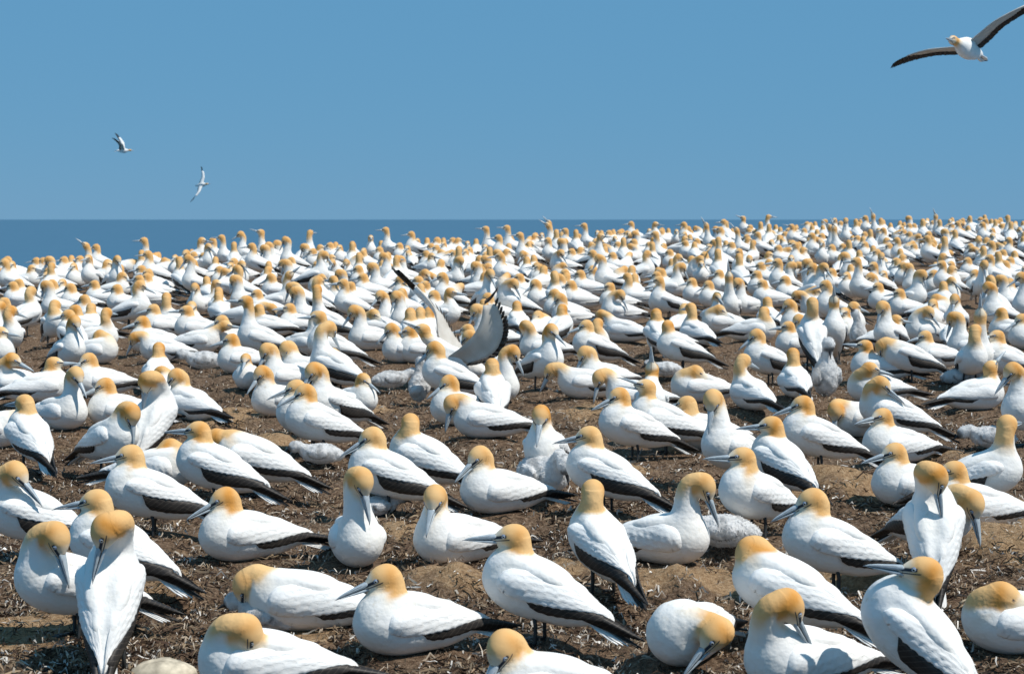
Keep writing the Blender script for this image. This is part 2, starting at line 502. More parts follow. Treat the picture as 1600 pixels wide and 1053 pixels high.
def surface_nets(f, lo, hi, h):
    n = np.ceil((hi - lo) / h).astype(int) + 1
    ax = [lo[i] + h * np.arange(n[i]) for i in range(3)]
    G = np.stack(np.meshgrid(*ax, indexing='ij'), -1)
    D = f(G.reshape(-1, 3)).reshape(n)
    ins = D < 0
    acc = np.zeros((*(n - 1), 3)); cnt = np.zeros(n - 1)
    sl = lambda o, a: slice(o, o + n[a] - 1)
    corners = [(i, j, k) for i in (0, 1) for j in (0, 1) for k in (0, 1)]
    for c in corners:
        for a in range(3):
            if c[a]: continue
            e = list(c); e[a] = 1
            s0 = (sl(c[0], 0), sl(c[1], 1), sl(c[2], 2)); s1 = (sl(e[0], 0), sl(e[1], 1), sl(e[2], 2))
            d0, d1 = D[s0], D[s1]
            x = (ins[s0] != ins[s1])
            t = np.where(x, d0 / np.where(np.abs(d0 - d1) < 1e-12, 1, d0 - d1), 0)
            p = np.zeros((*(n - 1), 3)); p[...] = c
            p[..., a] += t
            acc += p * x[..., None]; cnt += x
    act = cnt > 0
    idx = np.full(n - 1, -1); idx[act] = np.arange(act.sum())
    base = np.stack(np.meshgrid(*[np.arange(n[i] - 1) for i in range(3)], indexing='ij'), -1)
    V = lo + h * (base[act] + acc[act] / cnt[act][:, None])
    quads = []
    for a in range(3):
        b, c = [(1, 2), (2, 0), (0, 1)][a]
        s0 = [slice(None)] * 3; s1 = [slice(None)] * 3
        s0[a] = slice(0, n[a] - 1); s1[a] = slice(1, n[a])
        for q in (b, c):
            s0[q] = slice(1, n[q] - 1); s1[q] = slice(1, n[q] - 1)
        i0, i1 = ins[tuple(s0)], ins[tuple(s1)]
        ii = np.argwhere(i0 != i1)
        if not len(ii): continue
        flip = i0[tuple(ii.T)]
        cell = ii.copy()
        for q in (b, c): cell[:, q] += 1
        def at(db, dc):
            k = cell.copy(); k[:, b] += db; k[:, c] += dc
            return idx[k[:, 0], k[:, 1], k[:, 2]]
        q = np.stack([at(-1, -1), at(0, -1), at(0, 0), at(-1, 0)], 1)
        q[~flip] = q[~flip][:, ::-1]
        quads.append(q)
    Q = np.concatenate(quads)
    e = h * 0.25
    for _ in range(2):
        d = f(V)
        g = np.stack([f(V + e * np.eye(3)[i]) - f(V - e * np.eye(3)[i]) for i in range(3)], 1) / (2 * e)
        V = V - (d / np.maximum((g * g).sum(1), 0.25))[:, None] * g * 0.9
    return V, Q

GOLD_DEEP = np.array([0.60, 0.27, 0.060]); GOLD_MID = np.array([0.735, 0.475, 0.222]); GOLD_PALE = np.array([0.80, 0.71, 0.55])

def plumage_colour(V, H, Fr, C, tone=0.0):
    hl = (V - H) @ Fr.T / HS
    seg = np.linalg.norm(np.diff(C, axis=0), axis=1)
    arc = np.concatenate([[0], np.cumsum(seg)]); arc = arc[-1] - arc        # distance from the head
    fine = np.linspace(0, 1, 41)
    Ci = np.stack([np.interp(fine, np.linspace(0, 1, len(C)), C[:, i]) for i in range(3)], 1)
    Ai = np.interp(fine, np.linspace(0, 1, len(C)), arc)
    Ri = np.interp(fine, np.linspace(0, 1, len(C)), NECK_R)
    dd = np.linalg.norm(V[:, None, :] - Ci[None], axis=2)
    k = np.argmin(dd - Ri[None] * 0.6, axis=1)
    r = np.arange(len(V))
    on = 1 - smooth01(0.006, 0.022, dd[r, k] - Ri[k])
    nv = (V - Ci[k]) / np.maximum(dd[r, k], 1e-6)[:, None]
    vent = smooth01(-0.25, 0.55, nv @ Fr[0]) * smooth01(0.02, 0.07, Ai[k])
    g = (1 - smooth01(0.030, 0.200, Ai[k] + 0.07 * vent)) * on * (1 - (0.50 - tone) * vent)
    ghead = 1 - smooth01(0.006, 0.040, np.linalg.norm(hl / np.array([0.066, 0.047, 0.052]), axis=1) * 0.05 - 0.05)
    hd = np.minimum(sd_ell(hl, (0, 0, 0.002), (0.060, 0.0455, 0.0495)), sd_chain(hl, np.array([[0.020, 0, 0.0], [0.066, 0, -0.005]]), np.array([0.038, 0.0185])))
    hm = 1 - smooth01(0.004, 0.012, hd)
    g = np.maximum(g, ghead)
    face = smooth01(0.028, 0.060, hl[:, 0] + 0.25 * np.abs(hl[:, 2]) * (hl[:, 2] < 0))
    throat = smooth01(0.0, 0.034, hl[:, 0] - 0.004) * (1 - smooth01(-0.026, -0.006, hl[:, 2]))
    front = np.clip(np.maximum(face * 0.70, throat * 0.72), 0, 1)
    # the deepest orange lies in a band behind the eye and down the side of the nape
    side = np.exp(-((hl[:, 0] + 0.020 + 0.25 * hl[:, 2]) / 0.030) ** 2) * smooth01(-0.12, -0.01, hl[:, 2]) * (1 - 0.45 * smooth01(0.020, 0.05, hl[:, 2]))
    deep = np.clip(side * (0.66 + tone) + 0.45 * tone + 0.10, 0, 1)[:, None]
    gg = np.clip(g * 1.25, 0, 1)[:, None]
    gold = GOLD_PALE * (1 - gg) + GOLD_MID * gg
    gold = gold * (1 - deep * gg) + GOLD_DEEP * deep * gg
    gold = gold * (1 - front[:, None]) + np.array([0.79, 0.75, 0.65]) * front[:, None]
    w = np.clip(g * 1.25, 0, 1)[:, None]
    col = np.array(WHITE) * (1 - w) + gold * w
    return np.concatenate([col, hm[:, None]], 1), hl

_body_cache = {}
def body_mesh(pose, post, over, h, scap, tone, cached=False):
    key = (pose, post, tuple(sorted((k, v if not isinstance(v, (list, tuple)) else tuple(v)) for k, v in over.items())), h)
    if cached and key in _body_cache:
        return _body_cache[key]
    f, H, Fr, C = make_sdf(pose, post, over, scap)
    _, R, T = torso_matrix(post)
    ext = np.array([[0.2, 0.14, 0.13], [-0.37, -0.14, -0.13], [0.2, 0, -0.12], [-0.37, 0, 0.1], [0.1, 0.13, 0.13]]) @ R.T + T
    pts = np.concatenate([ext, C - 0.07, C + 0.07, [H - 0.09], [H + 0.09]])
    lo = pts.min(0) - 0.012; hi = pts.max(0) + 0.012
    lo[1] = min(lo[1], -0.14); hi[1] = max(hi[1], 0.14)
    V, Q = surface_nets(f, lo, hi, h)
    col, hl = plumage_colour(V, H, Fr, C, tone)
    res = (V, Q, col, hl, H, Fr)
    if cached:
        _body_cache[key] = res
    return res

# ---- the folded wing wraps the torso; all in the torso frame
def torso_rho(X, th, cz=0.0):
    o = np.stack([X, np.zeros_like(X), np.full_like(X, cz)], -1)
    d = np.stack([np.zeros_like(X), np.sin(th), np.cos(th)], -1)
    t = np.full(X.shape, 0.16)
    for _ in range(40):
        p = o + d * t[..., None]
        t = np.maximum(t - sd_torso(p.reshape(-1, 3)).reshape(X.shape) * 0.8, 0.004)
    return t

WX = np.array([-0.36, -0.30, -0.25, -0.18, -0.10, -0.03, 0.03, 0.065, 0.085, 0.095])
W_UP = np.array([10, 8, 8, 12, 22, 32, 42, 50, 60, 76])
W_LO = np.array([26, 48, 70, 88, 98, 103, 104, 102, 98, 90])
W_BL = np.array([40, 76, 96, 110, 118, 118, 110, 100, 96, 90])

def folded_wing(side, style, ns, nt, ridges):
    """White coverts of one folded wing. style 0 neat, 1 drooped with much black, 2 tucked high with little black."""
    lo = W_LO + (0, -16, 8)[style]
    s = np.linspace(0, 1, ns); t = np.linspace(0, 1, nt)
    Xs = 0.095 - s ** 1.15 * 0.455
    up = np.interp(Xs, WX, W_UP); lw = np.interp(Xs, WX, lo)
    lw = np.maximum(lw - 2.6 * np.abs(np.sin(Xs * math.pi / 0.030)) * (s > 0.25), up + 3)
    th = np.radians(up[:, None] + (lw - up)[:, None] * t[None])
    X = np.repeat(Xs[:, None], nt, 1) + 0.02 * (t[None] - 0.5) * (s[:, None] > 0.15)
    rho = torso_rho(X, th)
    off = 0.009 + 0.014 * np.exp(-((X - 0.045) / 0.060) ** 2) * np.sin(math.pi * np.clip(t, 0.05, 0.95))[None]
    off = off * (0.35 + 0.65 * np.sin(math.pi * np.clip(t * 0.9 + 0.08, 0, 1))[None] ** 0.5)
    off *= (0.55 + 0.45 * smooth01(0.0, 0.06, s))[:, None]
    if ridges:
        ph = (t[None] * 5.0 + s[:, None] * 2.0)
        off += 0.0030 * (ph - np.floor(ph)) * smooth01(0.1, 0.3, s)[:, None]
        ph2 = s[:, None] * 13 + 1.2 * t[None]
        off += 0.0028 * (ph2 - np.floor(ph2)) * smooth01(0.25, 0.6, t)[None]
    edge = np.zeros((ns, nt)); edge[0] = edge[-1] = 1; edge[:, 0] = 1; edge[:, -1] = 1
    off = np.where(edge > 0, -0.008, off)
    r = rho + off
    V = np.stack([X, side * r * np.sin(th), r * np.cos(th)], -1).reshape(-1, 3)
    folded_wing.st = np.stack([np.repeat(s[:, None], nt, 1), np.repeat(t[None], ns, 0), np.zeros((ns, nt))], -1).reshape(-1, 3)
    return V, [grid_faces(ns, nt, flip=(side > 0))]

def flight_feathers(side, style, ns, nt, full=True):
    """Black secondaries below the coverts and the long primaries crossing over the tail."""
    lo = W_LO + (0, -16, 8)[style]; bl = W_BL + (0, 6, -1)[style]
    s = np.linspace(0, 1, ns); t = np.linspace(0, 1, nt)
    Xs = (0.01, 0.05, -0.05)[style] - s * (0.33, 0.37, 0.28)[style]
    a = np.interp(Xs, WX, lo) - 16; b = np.interp(Xs, WX, bl)
    b = a + (b - a) * smooth01(-0.05, 0.22, s) - 3.0 * np.abs(np.sin(Xs * math.pi / 0.034))
    b = np.maximum(b, a + 2)
    th = np.radians(a[:, None] + (b - a)[:, None] * t[None])
    X = np.repeat(Xs[:, None], nt, 1) - 0.03 * t[None]
    off = np.full(X.shape, 0.0055) + 0.0016 * ((s[:, None] * 9 + t[None]) % 1.0)
    edge = np.zeros((ns, nt)); edge[0] = edge[-1] = 1; edge[:, 0] = edge[:, -1] = 1
    off = np.where(edge > 0, -0.006, off)
    rho = torso_rho(X, th) + off
    parts = [(np.stack([X, side * rho * np.sin(th), rho * np.cos(th)], -1).reshape(-1, 3), [grid_faces(ns, nt, flip=(side > 0))])]
    blades = 5 if full else 2
    for i in range(blades):
        q = i / max(1, blades - 1)
        n = 7 if full else 4
        u = np.linspace(0, 1, n)
        L = 0.20 + 0.075 * q
        x = -0.205 - u * L
        y = side * (0.052 - 0.050 * u + 0.010 * (1 - q) * (1 - u))
        z = 0.030 - 0.012 * (1 - q) - 0.030 * u + 0.004 * q + (0.0025 if side > 0 else 0)
        w = (0.021 * (1 - u) ** 0.6 + 0.003) * (1.0 if q < 1 else 0.9)
        ctr = np.stack([x, y, z], 1)
        nrm = np.array([0, side * 0.75, 0.66]); acr = np.array([0, -side * 0.66, 0.75])
        top = ctr + acr * w[:, None]; bot = ctr - acr * w[:, None]
        ring = np.stack([top, ctr + nrm * 0.004, bot, ctr - nrm * 0.004], 1).reshape(-1, 3)
        parts.append((ring, [grid_faces(n, 4, True), np.array([[0, 1, 2, 3]]), np.array([[3, 2, 1, 0]]) + (n - 1) * 4]))
    return merge(parts)

def tail_fan(black=False, full=True):
    parts = []
    rng2 = np.random.default_rng(3)
    fe = [(-3, 0), (-2, 0), (-1, 0), (1, 0), (2, 0), (3, 0)] if not black else [(-0.6, 1), (0.6, 1), (0, 1)]
    if not full:
        fe = [(-2, 0), (0, 0), (2, 0)] if not black else [(0, 1)]
    for a, bk in fe:
        ang = math.radians(2.0 * a * (1.5 if not full else 1))
        L = 0.215 - 0.016 * abs(a) + (0.03 if bk else 0)
        n = 5 if full else 3
        u = np.linspace(0, 1, n)
        x = -0.235 - u * L * math.cos(ang); y = u * L * math.sin(ang) + 0.006 * a
        z = 0.002 - 0.032 * u - 0.003 * abs(a) + (0.006 if bk else 0)
        w = (0.017 if full else 0.028) * np.where(u < 0.8, 1, np.where(u < 0.95, 0.8, 0.12)) * (0.8 if bk else 1)
        ctr = np.stack([x, y, z], 1)
        acr = np.array([0, 1.0, 0]); nrm = np.array([0, 0, 1.0])
        ring = np.stack([ctr + acr * w[:, None], ctr + nrm * 0.0035, ctr - acr * w[:, None], ctr - nrm * 0.0035], 1).reshape(-1, 3)
        parts.append((ring, [grid_faces(n, 4, True), np.array([[0, 1, 2, 3]]), np.array([[3, 2, 1, 0]]) + (n - 1) * 4]))
    return merge(parts)

# ---- the bill, head frame
def mandible(upper, k=18, n=8, whole=False):
    u = np.linspace(0, 1, n)
    x = 0.053 + u * (0.147 if upper or whole else 0.139)
    w = np.interp(u, [0, 0.3, 0.7, 0.93, 1], [0.0195, 0.0150, 0.0085, 0.0045, 0.0012])
    if whole:
        top = np.interp(u, [0, 0.3, 0.7, 0.92, 1], [0.0150, 0.0105, 0.0020, -0.0055, -0.0120])
        bot = np.interp(u, [0, 0.3, 0.7, 0.95, 1], [-0.0240, -0.0215, -0.0165, -0.0120, -0.0125])
    elif upper:
        top = np.interp(u, [0, 0.3, 0.7, 0.92, 1], [0.0150, 0.0105, 0.0020, -0.0055, -0.0125])
        bot = np.interp(u, [0, 0.5, 0.9, 1], [-0.0068, -0.0085, -0.0100, -0.0140])
    else:
        top = np.interp(u, [0, 0.5, 1], [-0.0080, -0.0097, -0.0112])
        bot = np.interp(u, [0, 0.3, 0.7, 1], [-0.0240, -0.0215, -0.0165, -0.0122])
    V, dk = [], []
    for i in range(n):
        c = 0.5 * (top[i] + bot[i]); hh = 0.5 * (top[i] - bot[i])
        for j in range(k):
            a = 2 * math.pi * j / k + math.pi / k
            sa, ca = math.sin(a), math.cos(a)
            V.append((x[i], w[i] * math.copysign(abs(ca) ** 0.75, ca), c + hh * math.copysign(abs(sa) ** 0.9, sa)))
            edge = 0.0
            if upper and not whole:
                if sa < -0.9: edge = 1.0
                elif 0.25 < sa < 0.52 and 0.2 < u[i] < 0.9: edge = 0.8
            elif not whole:
                if sa > 0.9: edge = 1.0
            if u[i] < 0.01: edge = max(edge, 0.75)
            if u[i] > 0.97: edge = max(edge, 0.6)
            dk.append(edge)
    F = [grid_faces(n, k, True), np.arange(k)[None, ::-1], (np.arange(k) + (n - 1) * k)[None, :]]
    return np.array(V), F, np.array(dk)

def eye_mesh(side, k=10):
    prof = [(0.0100, 0.0, 0), (0.0100, 0.0032, 0), (0.0072, 0.0052, 0), (0.0068, 0.0054, 1), (0.0038, 0.0068, 1), (0.0034, 0.0070, 2), (0.0012, 0.0075, 2)]
    V, Fs, mi = [], [], []
    for r, h, _ in prof:
        for j in range(k):
            a = 2 * math.pi * j / k
            V.append((r * math.cos(a), side * h, r * math.sin(a)))
    q = grid_faces(len(prof), k, True, flip=(side < 0))
    mi = np.repeat([prof[i + 1][2] for i in range(len(prof) - 1)], k)
    cap = (np.arange(k) + (len(prof) - 1) * k)[None, :]
    return mesh_np("eye", np.array(V), [q, cap], [M_EYE_RING, M_IRIS, M_PUPIL], np.concatenate([mi, [2]]))

def leg_mesh(side, length):
    top = np.array([0.0, 0.0, length + 0.03]); ank = np.array([-0.012, side * 0.004, 0.012])
    V1, F1 = tube([top, (top + ank) / 2 + np.array([-0.006, 0, 0]), ank, ank + np.array([0.01, 0, -0.008])], [0.010, 0.008, 0.0075, 0.009], 6)
    toes = [(-0.020, 0, 0.004), (0.062, 0.030 * side, 0.003), (0.074, 0.004 * side, 0.003), (0.064, -0.022 * side, 0.003)]
    Vw = [(0.0, 0, 0.014)] + toes + [(0.048, 0.017 * side, 0.004), (0.050, -0.009 * side, 0.004)] + [(x, y, -0.004) for x, y, z in toes]
    idx = [(0, 1, 2), (0, 2, 5), (0, 5, 3), (0, 3, 6), (0, 6, 4), (0, 4, 1), (7, 8, 9), (7, 9, 10), (1, 7, 8), (1, 8, 2), (2, 8, 9), (2, 9, 5), (9, 3, 5), (3, 9, 10), (3, 10, 6), (6, 10, 4), (4, 10, 7), (4, 7, 1)]
    return merge([(V1, F1), (np.array(Vw, float), [np.array(idx)])])

# shared meshes for the parts that only move rigidly
SHARED = {}
for lod, (ns, nt, rd) in enumerate(((60, 22, True), (22, 8, True), (12, 5, False))):
    for st in (0, 1, 2):
        for sd in (-1, 1):
            V, F = folded_wing(sd, st, ns, nt, rd)
            SHARED['wing', lod, st, sd] = mesh_np("wing", V, F, [M_WING], attrs={'st': ('FLOAT_VECTOR', folded_wing.st)})
            V, F = flight_feathers(sd, st, (30, 18, 9)[lod], (7, 5, 3)[lod], lod < 2)
            SHARED['ff', lod, st, sd] = mesh_np("flight_feathers", V, F, [M_BLACK], smooth=lod > 0)
    V, F = tail_fan(False, lod < 2); SHARED['tail', lod] = mesh_np("tail", V, F, [M_WING], smooth=False)
    V, F = tail_fan(True, lod < 2); SHARED['ctail', lod] = mesh_np("central_tail_feathers", V, F, [M_BLACK], smooth=False)
for nm, up in (("upper_mandible", True), ("lower_mandible", False)):
    V, F, dk = mandible(up); SHARED[nm] = mesh_np(nm, V, F, [M_BILL], attrs={'dk': ('FLOAT', dk)})
V, F, dk = mandible(True, 6, 5, True); SHARED['bill'] = mesh_np("bill", V, F, [M_BILL], attrs={'dk': ('FLOAT', dk)})
for sd in (-1, 1):
    SHARED['eye', sd] = eye_mesh(sd)
    V, F = leg_mesh(sd, 0.115); SHARED['leg', sd] = mesh_np("leg", V, F, [M_LEG])
    V, F = leg_mesh(sd, 0.075); SHARED['leg_tall', sd] = mesh_np("leg", V, F, [M_LEG])

def head_matrix(H, Fr):
    M = Matrix.Identity(4)
    for i in range(3):
        for j in range(3):
            M[i][j] = Fr[j][i] * HS
        M[i][3] = H[i]
    return M

def build_gannet(pose, post, over, lod, style, tone, name="gannet"):
    """One gannet: an Empty between its feet and every part under it."""
    root = bpy.data.objects.new(name, None); COLL.objects.link(root)
    root.empty_display_size = 0.1
    h = (0.0115, 0.017, 0.026)[lod]
    V, Q, col, hl, H, Fr = body_mesh(pose, post, over, h, lod < 2, tone, cached=(lod == 2))
    key = ('bodymesh', id(V)) if lod == 2 else None
    if key and key in SHARED:
        me = SHARED[key]
    else:
        me = mesh_np("body", V, [Q], [M_BODY], attrs={'Col': ('FLOAT_COLOR', col), 'hc': ('FLOAT_VECTOR', hl)})
        if key: SHARED[key] = me
    link("body", me, root)
    MT, R, T = torso_matrix(post)
    for sd in (-1, 1):
        if over.get('wings') == 'up': break
        w = link("wing", SHARED['wing', lod, style, sd], root, MT)
        link("flight_feathers", SHARED['ff', lod, style, sd], w)
    t = link("tail", SHARED['tail', lod], root, MT)
    link("central_tail_feathers", SHARED['ctail', lod], t)
    MH = head_matrix(H, Fr)
    if lod == 0:
        link("upper_mandible", SHARED['upper_mandible'], root, MH)
        low = MH @ Matrix.Rotation(math.radians(over.get('gape', 0)), 4, 'Y')
        link("lower_mandible", SHARED['lower_mandible'], root, low)
    else:
        link("bill", SHARED['bill'], root, MH)
    if lod < 2:
        for sd in (-1, 1):
            yy = 0.0400
            link("eye", SHARED['eye', sd], root, MH @ Matrix.Translation((0.0345, sd * 0.0345, 0.0095)) @ Matrix.Rotation(-sd * 0.42, 4, 'Z'))
    if post in 'tT':
        for sd in (-1, 1):
            x = -0.035 if post == 't' else -0.045
            link("leg", SHARED['leg_tall' if post == 'T' else 'leg', sd], root, Matrix.Translation((x, sd * 0.045, 0)))
    return root

# ------------------------------------------------------------------ where every gannet stands
# frame tiles: letter+number -> (x0, y0, factor); a line gives the head's place, heading, posture, pose and changes
TILE = {'F': (0, 0, 1.0)}
for _i, _x in enumerate((0, 200, 400, 600, 800, 1000, 1200, 1360)):
    TILE['A%d' % (_i + 1)] = (_x, 530, 6.583)
    TILE['B%d' % (_i + 1)] = (_x, 420, 6.583)
    TILE['C%d' % (_i + 1)] = (_x, 330, 6.667)

NEAR = """
F 165 826 97 T d y105 p-72 Hx-.04 Hz.29|tall gannet seen from behind, bill pressed straight down along its arched neck # the tall bowing gannet
F 88 838 205 t p p-70 y-20 Hx.05 Hy.10 Hz.30|gannet at the left edge curling its neck over sideways with its bill against its flank # the curled edge gannet
F 150 782 160 t n y15|standing gannet with a very long black wing tip, behind the tall bowing one # the long-winged gannet
F 25 738 180 t p y15 p-45 Hx.02|gannet cut by the left edge, bill slanting down across its own folded wing
F 203 710 188 t n|upright gannet facing left in front of a sleeper with its head turned back # the upright gannet
F 264 699 355 s l Hx.03 Hz.22|sleeping gannet facing right, orange head laid back in its white back feathers # the sleeping gannet
F 310 672 165 t n y10 p0|standing gannet facing left with bill held level, just behind the sleeping gannet
F 336 684 172 t w Hz.20 Hx.20|gannet with head hidden behind a level-billed neighbour, black wing tip over bare ground
F 350 778 206 s n y-8 p-24|sitting gannet alone on bare ground with raised tail, bill slanting down left # the lone sitter
F 566 750 287 s d Hz.40 y28 p-72|gannet facing us with long neck arched and bill hanging down by its breast # the arched-neck gannet
F 580 682 167 t n y25 p-28|gannet facing left with a blue-grey eye, white chick fluff under its belly
F 384 912 174 s g Hx.20 Hz.17 y20 p-78|gannet bending its head down over a chick at its breast # the bending parent
F 600 902 204 s n y-10 p-18|big sitting gannet facing left with blue-grey bill, wing rounded, front row # the big front sitter
F 385 985 186 s p y35 p-80 Hx.02 Hz.24|gannet cut by the bottom edge, orange head turned back with bill poking into its back
F 679 776 212 s n y42 p-50|sitting gannet with its long pale bill hanging down, turned to us
F 748 712 206 s n y10 p-36|white-breasted gannet sitting side-on with bill angled down left, black wing patch showing # the side-on sitter
F 802 838 158 t n y20 p0|standing gannet with deep orange head and level dark bill, big black wing # the deep-orange gannet
F 785 1010 180 s n y50 p-55 Hx.09 Hz.23|gannet at the bottom edge with round pale orange head bowed, bill down
F 926 766 112 t n y-25 Hz.31|gannet with its back turned and orange nape, short black wing band, standing on two legs # the back-turned gannet
F 920 680 152 t n y20 p-10|gannet facing left behind the back-turned one, bill level, rounded white wing
F 845 648 250 t n y8 p-50|gannet facing us with pale face and bill hanging down above a big grey chick # the pale-faced parent
F 1100 758 338 s d Hx.16 Hz.36 y5 p-66|gannet facing right with arched neck and bill pointing down toward a lying chick # the right-facing parent
F 1160 714 214 t n y-30 p2|gannet with open-looking pale level bill and white forehead, breast toward us
F 1205 664 118 t n y58 p-3|gannet seen from behind with head turned left, bill level, broad black wing edge
F 1268 781 182 t n p-24|large gannet standing side-on facing left beside a tan mound, slate bill slanting down # the slate-billed gannet
F 1170 862 152 t d y62 p-74 Hx.13 Hz.22|gannet bowing to its own breast with black wing half lifted and tail spread
F 1232 944 200 s p y20 p-58 Hx.07 Hz.32|gannet at the bottom edge with its neck looped back and broad bill pointing down right # the looped-neck gannet
F 1118 990 235 s b Hx.10 Hy.17 Hz.15 y-130 p-45|curled-up gannet preening its belly, neck bent round to the right # the belly preener
F 1443 892 146 T n y25 p8 Hx.03 Hz.25|tall gannet standing at the lower right, seen from behind with bill pointing left # the tall right-hand gannet
F 1568 930 180 s l Hx.05 Hz.22|sleeping gannet cut by the right edge with head tucked under its wing
F 1462 745 78 T d y-80 p-78 Hx-.03 Hz.27|white-backed gannet with its head drooping right and bill pressed down its side # the drooping gannet
F 1490 735 180 s n|gannet mostly hidden behind a drooping neighbour, only its orange head and wing showing
F 1520 785 300 t d y10 p-74 Hx.21 Hz.20|gannet beside a tan mound bowing deeply with its bill to the ground # the deeply bowing gannet
F 1397 706 191 s n p-13|sitting gannet facing left with slim dark bill, half behind the drooping one
F 1378 650 200 s n p-8|sitting gannet with blue-grey eye ring and thin bill, white breast to us # the thin-billed sitter
F 1574 662 350 t u Hz.36 y60|gannet at the right edge facing right, orange nape toward us, rounded wing shoulder
A1 130 205 190 s p y15 p-25|gannet cut by the left edge, head twisted back to nibble its own wing
A1 555 245 25 s n y-15 p2|sitting gannet facing right with a pale level bill, back toward us # the pale-billed gannet
A1 785 360 332 s h y-15 p-48|plump gannet facing right with bill hanging down, in blue shade
A1 905 205 215 s n p-22|small sitting gannet with pale face and light bill pointing down left
A1 1075 470 200 s n p-20|sitting gannet facing left, dark-lined bill crossing in front of a shaded neighbour
A1 250 650 125 t n y20 p-5|upright gannet with tall orange nape turned toward us at the left # the tall-naped gannet
A1 355 850 5 s g Hx.26 Hz.16|gannet almost hidden by a tall-naped neighbour, only its orange cheek showing behind
A1 1355 760 322 t d y0 p-84 Hx.18 Hz.26|gannet bowing with its orange crown toward us and bill straight down
A2 190 430 76 T d y65 p-74 Hx-.04 Hz.27|white-backed gannet seen from behind bending its head left with bill down
A2 318 90 94 s h Hz.30|sitting gannet with its narrow back and orange nape squarely toward us
A2 335 345 115 s w Hz.25 y40|gannet behind a hunched neighbour stretching its orange neck to the left
A2 490 375 140 s n y60 p-42|hunched white gannet with round orange crown tipped forward and bill hidden
A2 1210 200 268 s n p-25 S.85|small gannet staring straight at us with dark face mask
A2 1370 345 222 s n p-46|round-breasted sitting gannet with pale bill hanging down left beside bare ground # the round-breasted gannet
A3 100 110 195 s d y25 p-62 Hz.33|gannet with neck arched left and dark bill tucked down, behind the round-breasted one
A3 305 90 178 s d y50 p-74 Hz.29|preening gannet with bent pale orange head, black wing patch raised behind it
A3 775 150 340 s l Hz.22 Hx.04|gannet facing right with only a sliver of orange on its turned-away nape
A3 585 320 218 t d p-52 Hz.33|gannet with tall arched neck and dark bill down, behind a matched pair
A3 500 540 197 t n p-24|nearer bird of a matched pair facing left, chick fluff at its feet # the nearer twin
A3 405 495 195 t n p-18|farther bird of a matched pair facing left, only its bill and crown visible
A3 1110 410 322 s n y5 p-28 S.88|small sitting gannet facing right with dark brown-gold head and shadowed wing
A4 510 90 172 t n p-40|gannet standing in front of the wing-stretching one, bill pointing down left
A4 660 440 200 s n p-32 Hx.05|sitting gannet with dark bill slanting down left beside a grey chick
A4 690 660 176 s d Hx.20 Hz.22 y45 p-72|gannet sitting low with orange crown bowed down and long black wing band # the crown-bowing gannet
A4 1110 265 98 t n y5|gannet squarely back-turned with orange nape, right of the wing-stretching one
A4 1330 130 300 s h y50 p-62|slim gannet with head turned right and bill down, breast toward us
A4 270 850 152 t n y-50|gannet with bright orange nape facing away, folded wing pointing right
A5 740 140 200 s d p-62 Hz.30|gannet with arched orange neck whose body is hidden by a stretching neighbour
A5 400 320 180 s g Hx.24 Hz.21 p-60|gannet stretching its neck low to poke its bill into the nest rim # the nest poker
A5 895 395 182 s w y30 p-72 Hz.24|gannet leaning forward with head low, crossed by a neighbour's open bill
A5 1380 490 178 t h p22 Hz.30 gape14|gannet with open bill raised to the left, jabbing over its neighbour
A5 1095 580 196 t n p-22|broad white gannet standing side-on with bill sloping down left, mid picture
A5 1440 300 258 T k p68 Hz.30 Hx.06 S.9|slim gannet pointing its striped bill to the sky beside the bill-jabbing one
A6 580 335 185 s l Hz.23|sleeping gannet facing left with orange head folded back on its shoulder
A6 1070 215 112 s h y-72 p-20|gannet seen from behind glancing right, thin bill showing, black wing edge
A6 480 660 182 s n y-35 p-10|gannet with glowing orange head turned away, between two larger white ones
A6 740 620 212 t d y38 p-66 Hz.38|gannet with long arched neck and heavy dark-lined bill pointing down # the heavy-billed gannet
A7 255 150 94 s h Hz.32|gannet squarely from behind with bright orange ball-shaped head and white back
A7 1050 300 186 s p y25 p-12 Hx.04 Hz.26|gannet with its brownish orange head laid along its back, black tail behind
A7 1165 460 172 t p y22 p-36 Hx.06 Hz.28|large gannet twisting its orange head over its shoulder into its raised wing # the wing nibbler
A7 690 730 190 s b Hx.19 Hy.05 Hz.18 y-30 p-76|gannet with fluffed white back bending its long orange head to its belly
A7 350 665 181 t n p-18|gannet standing side-on with slate bill sloping left, white chick head behind
A8 1235 290 18 s h y10 p42 Hz.30|gannet with its bill raised between two heads, orange neck curved, back to us
A8 1455 320 200 t h p-46|gannet near the right edge with bill slanting down left across a raised bill
"""

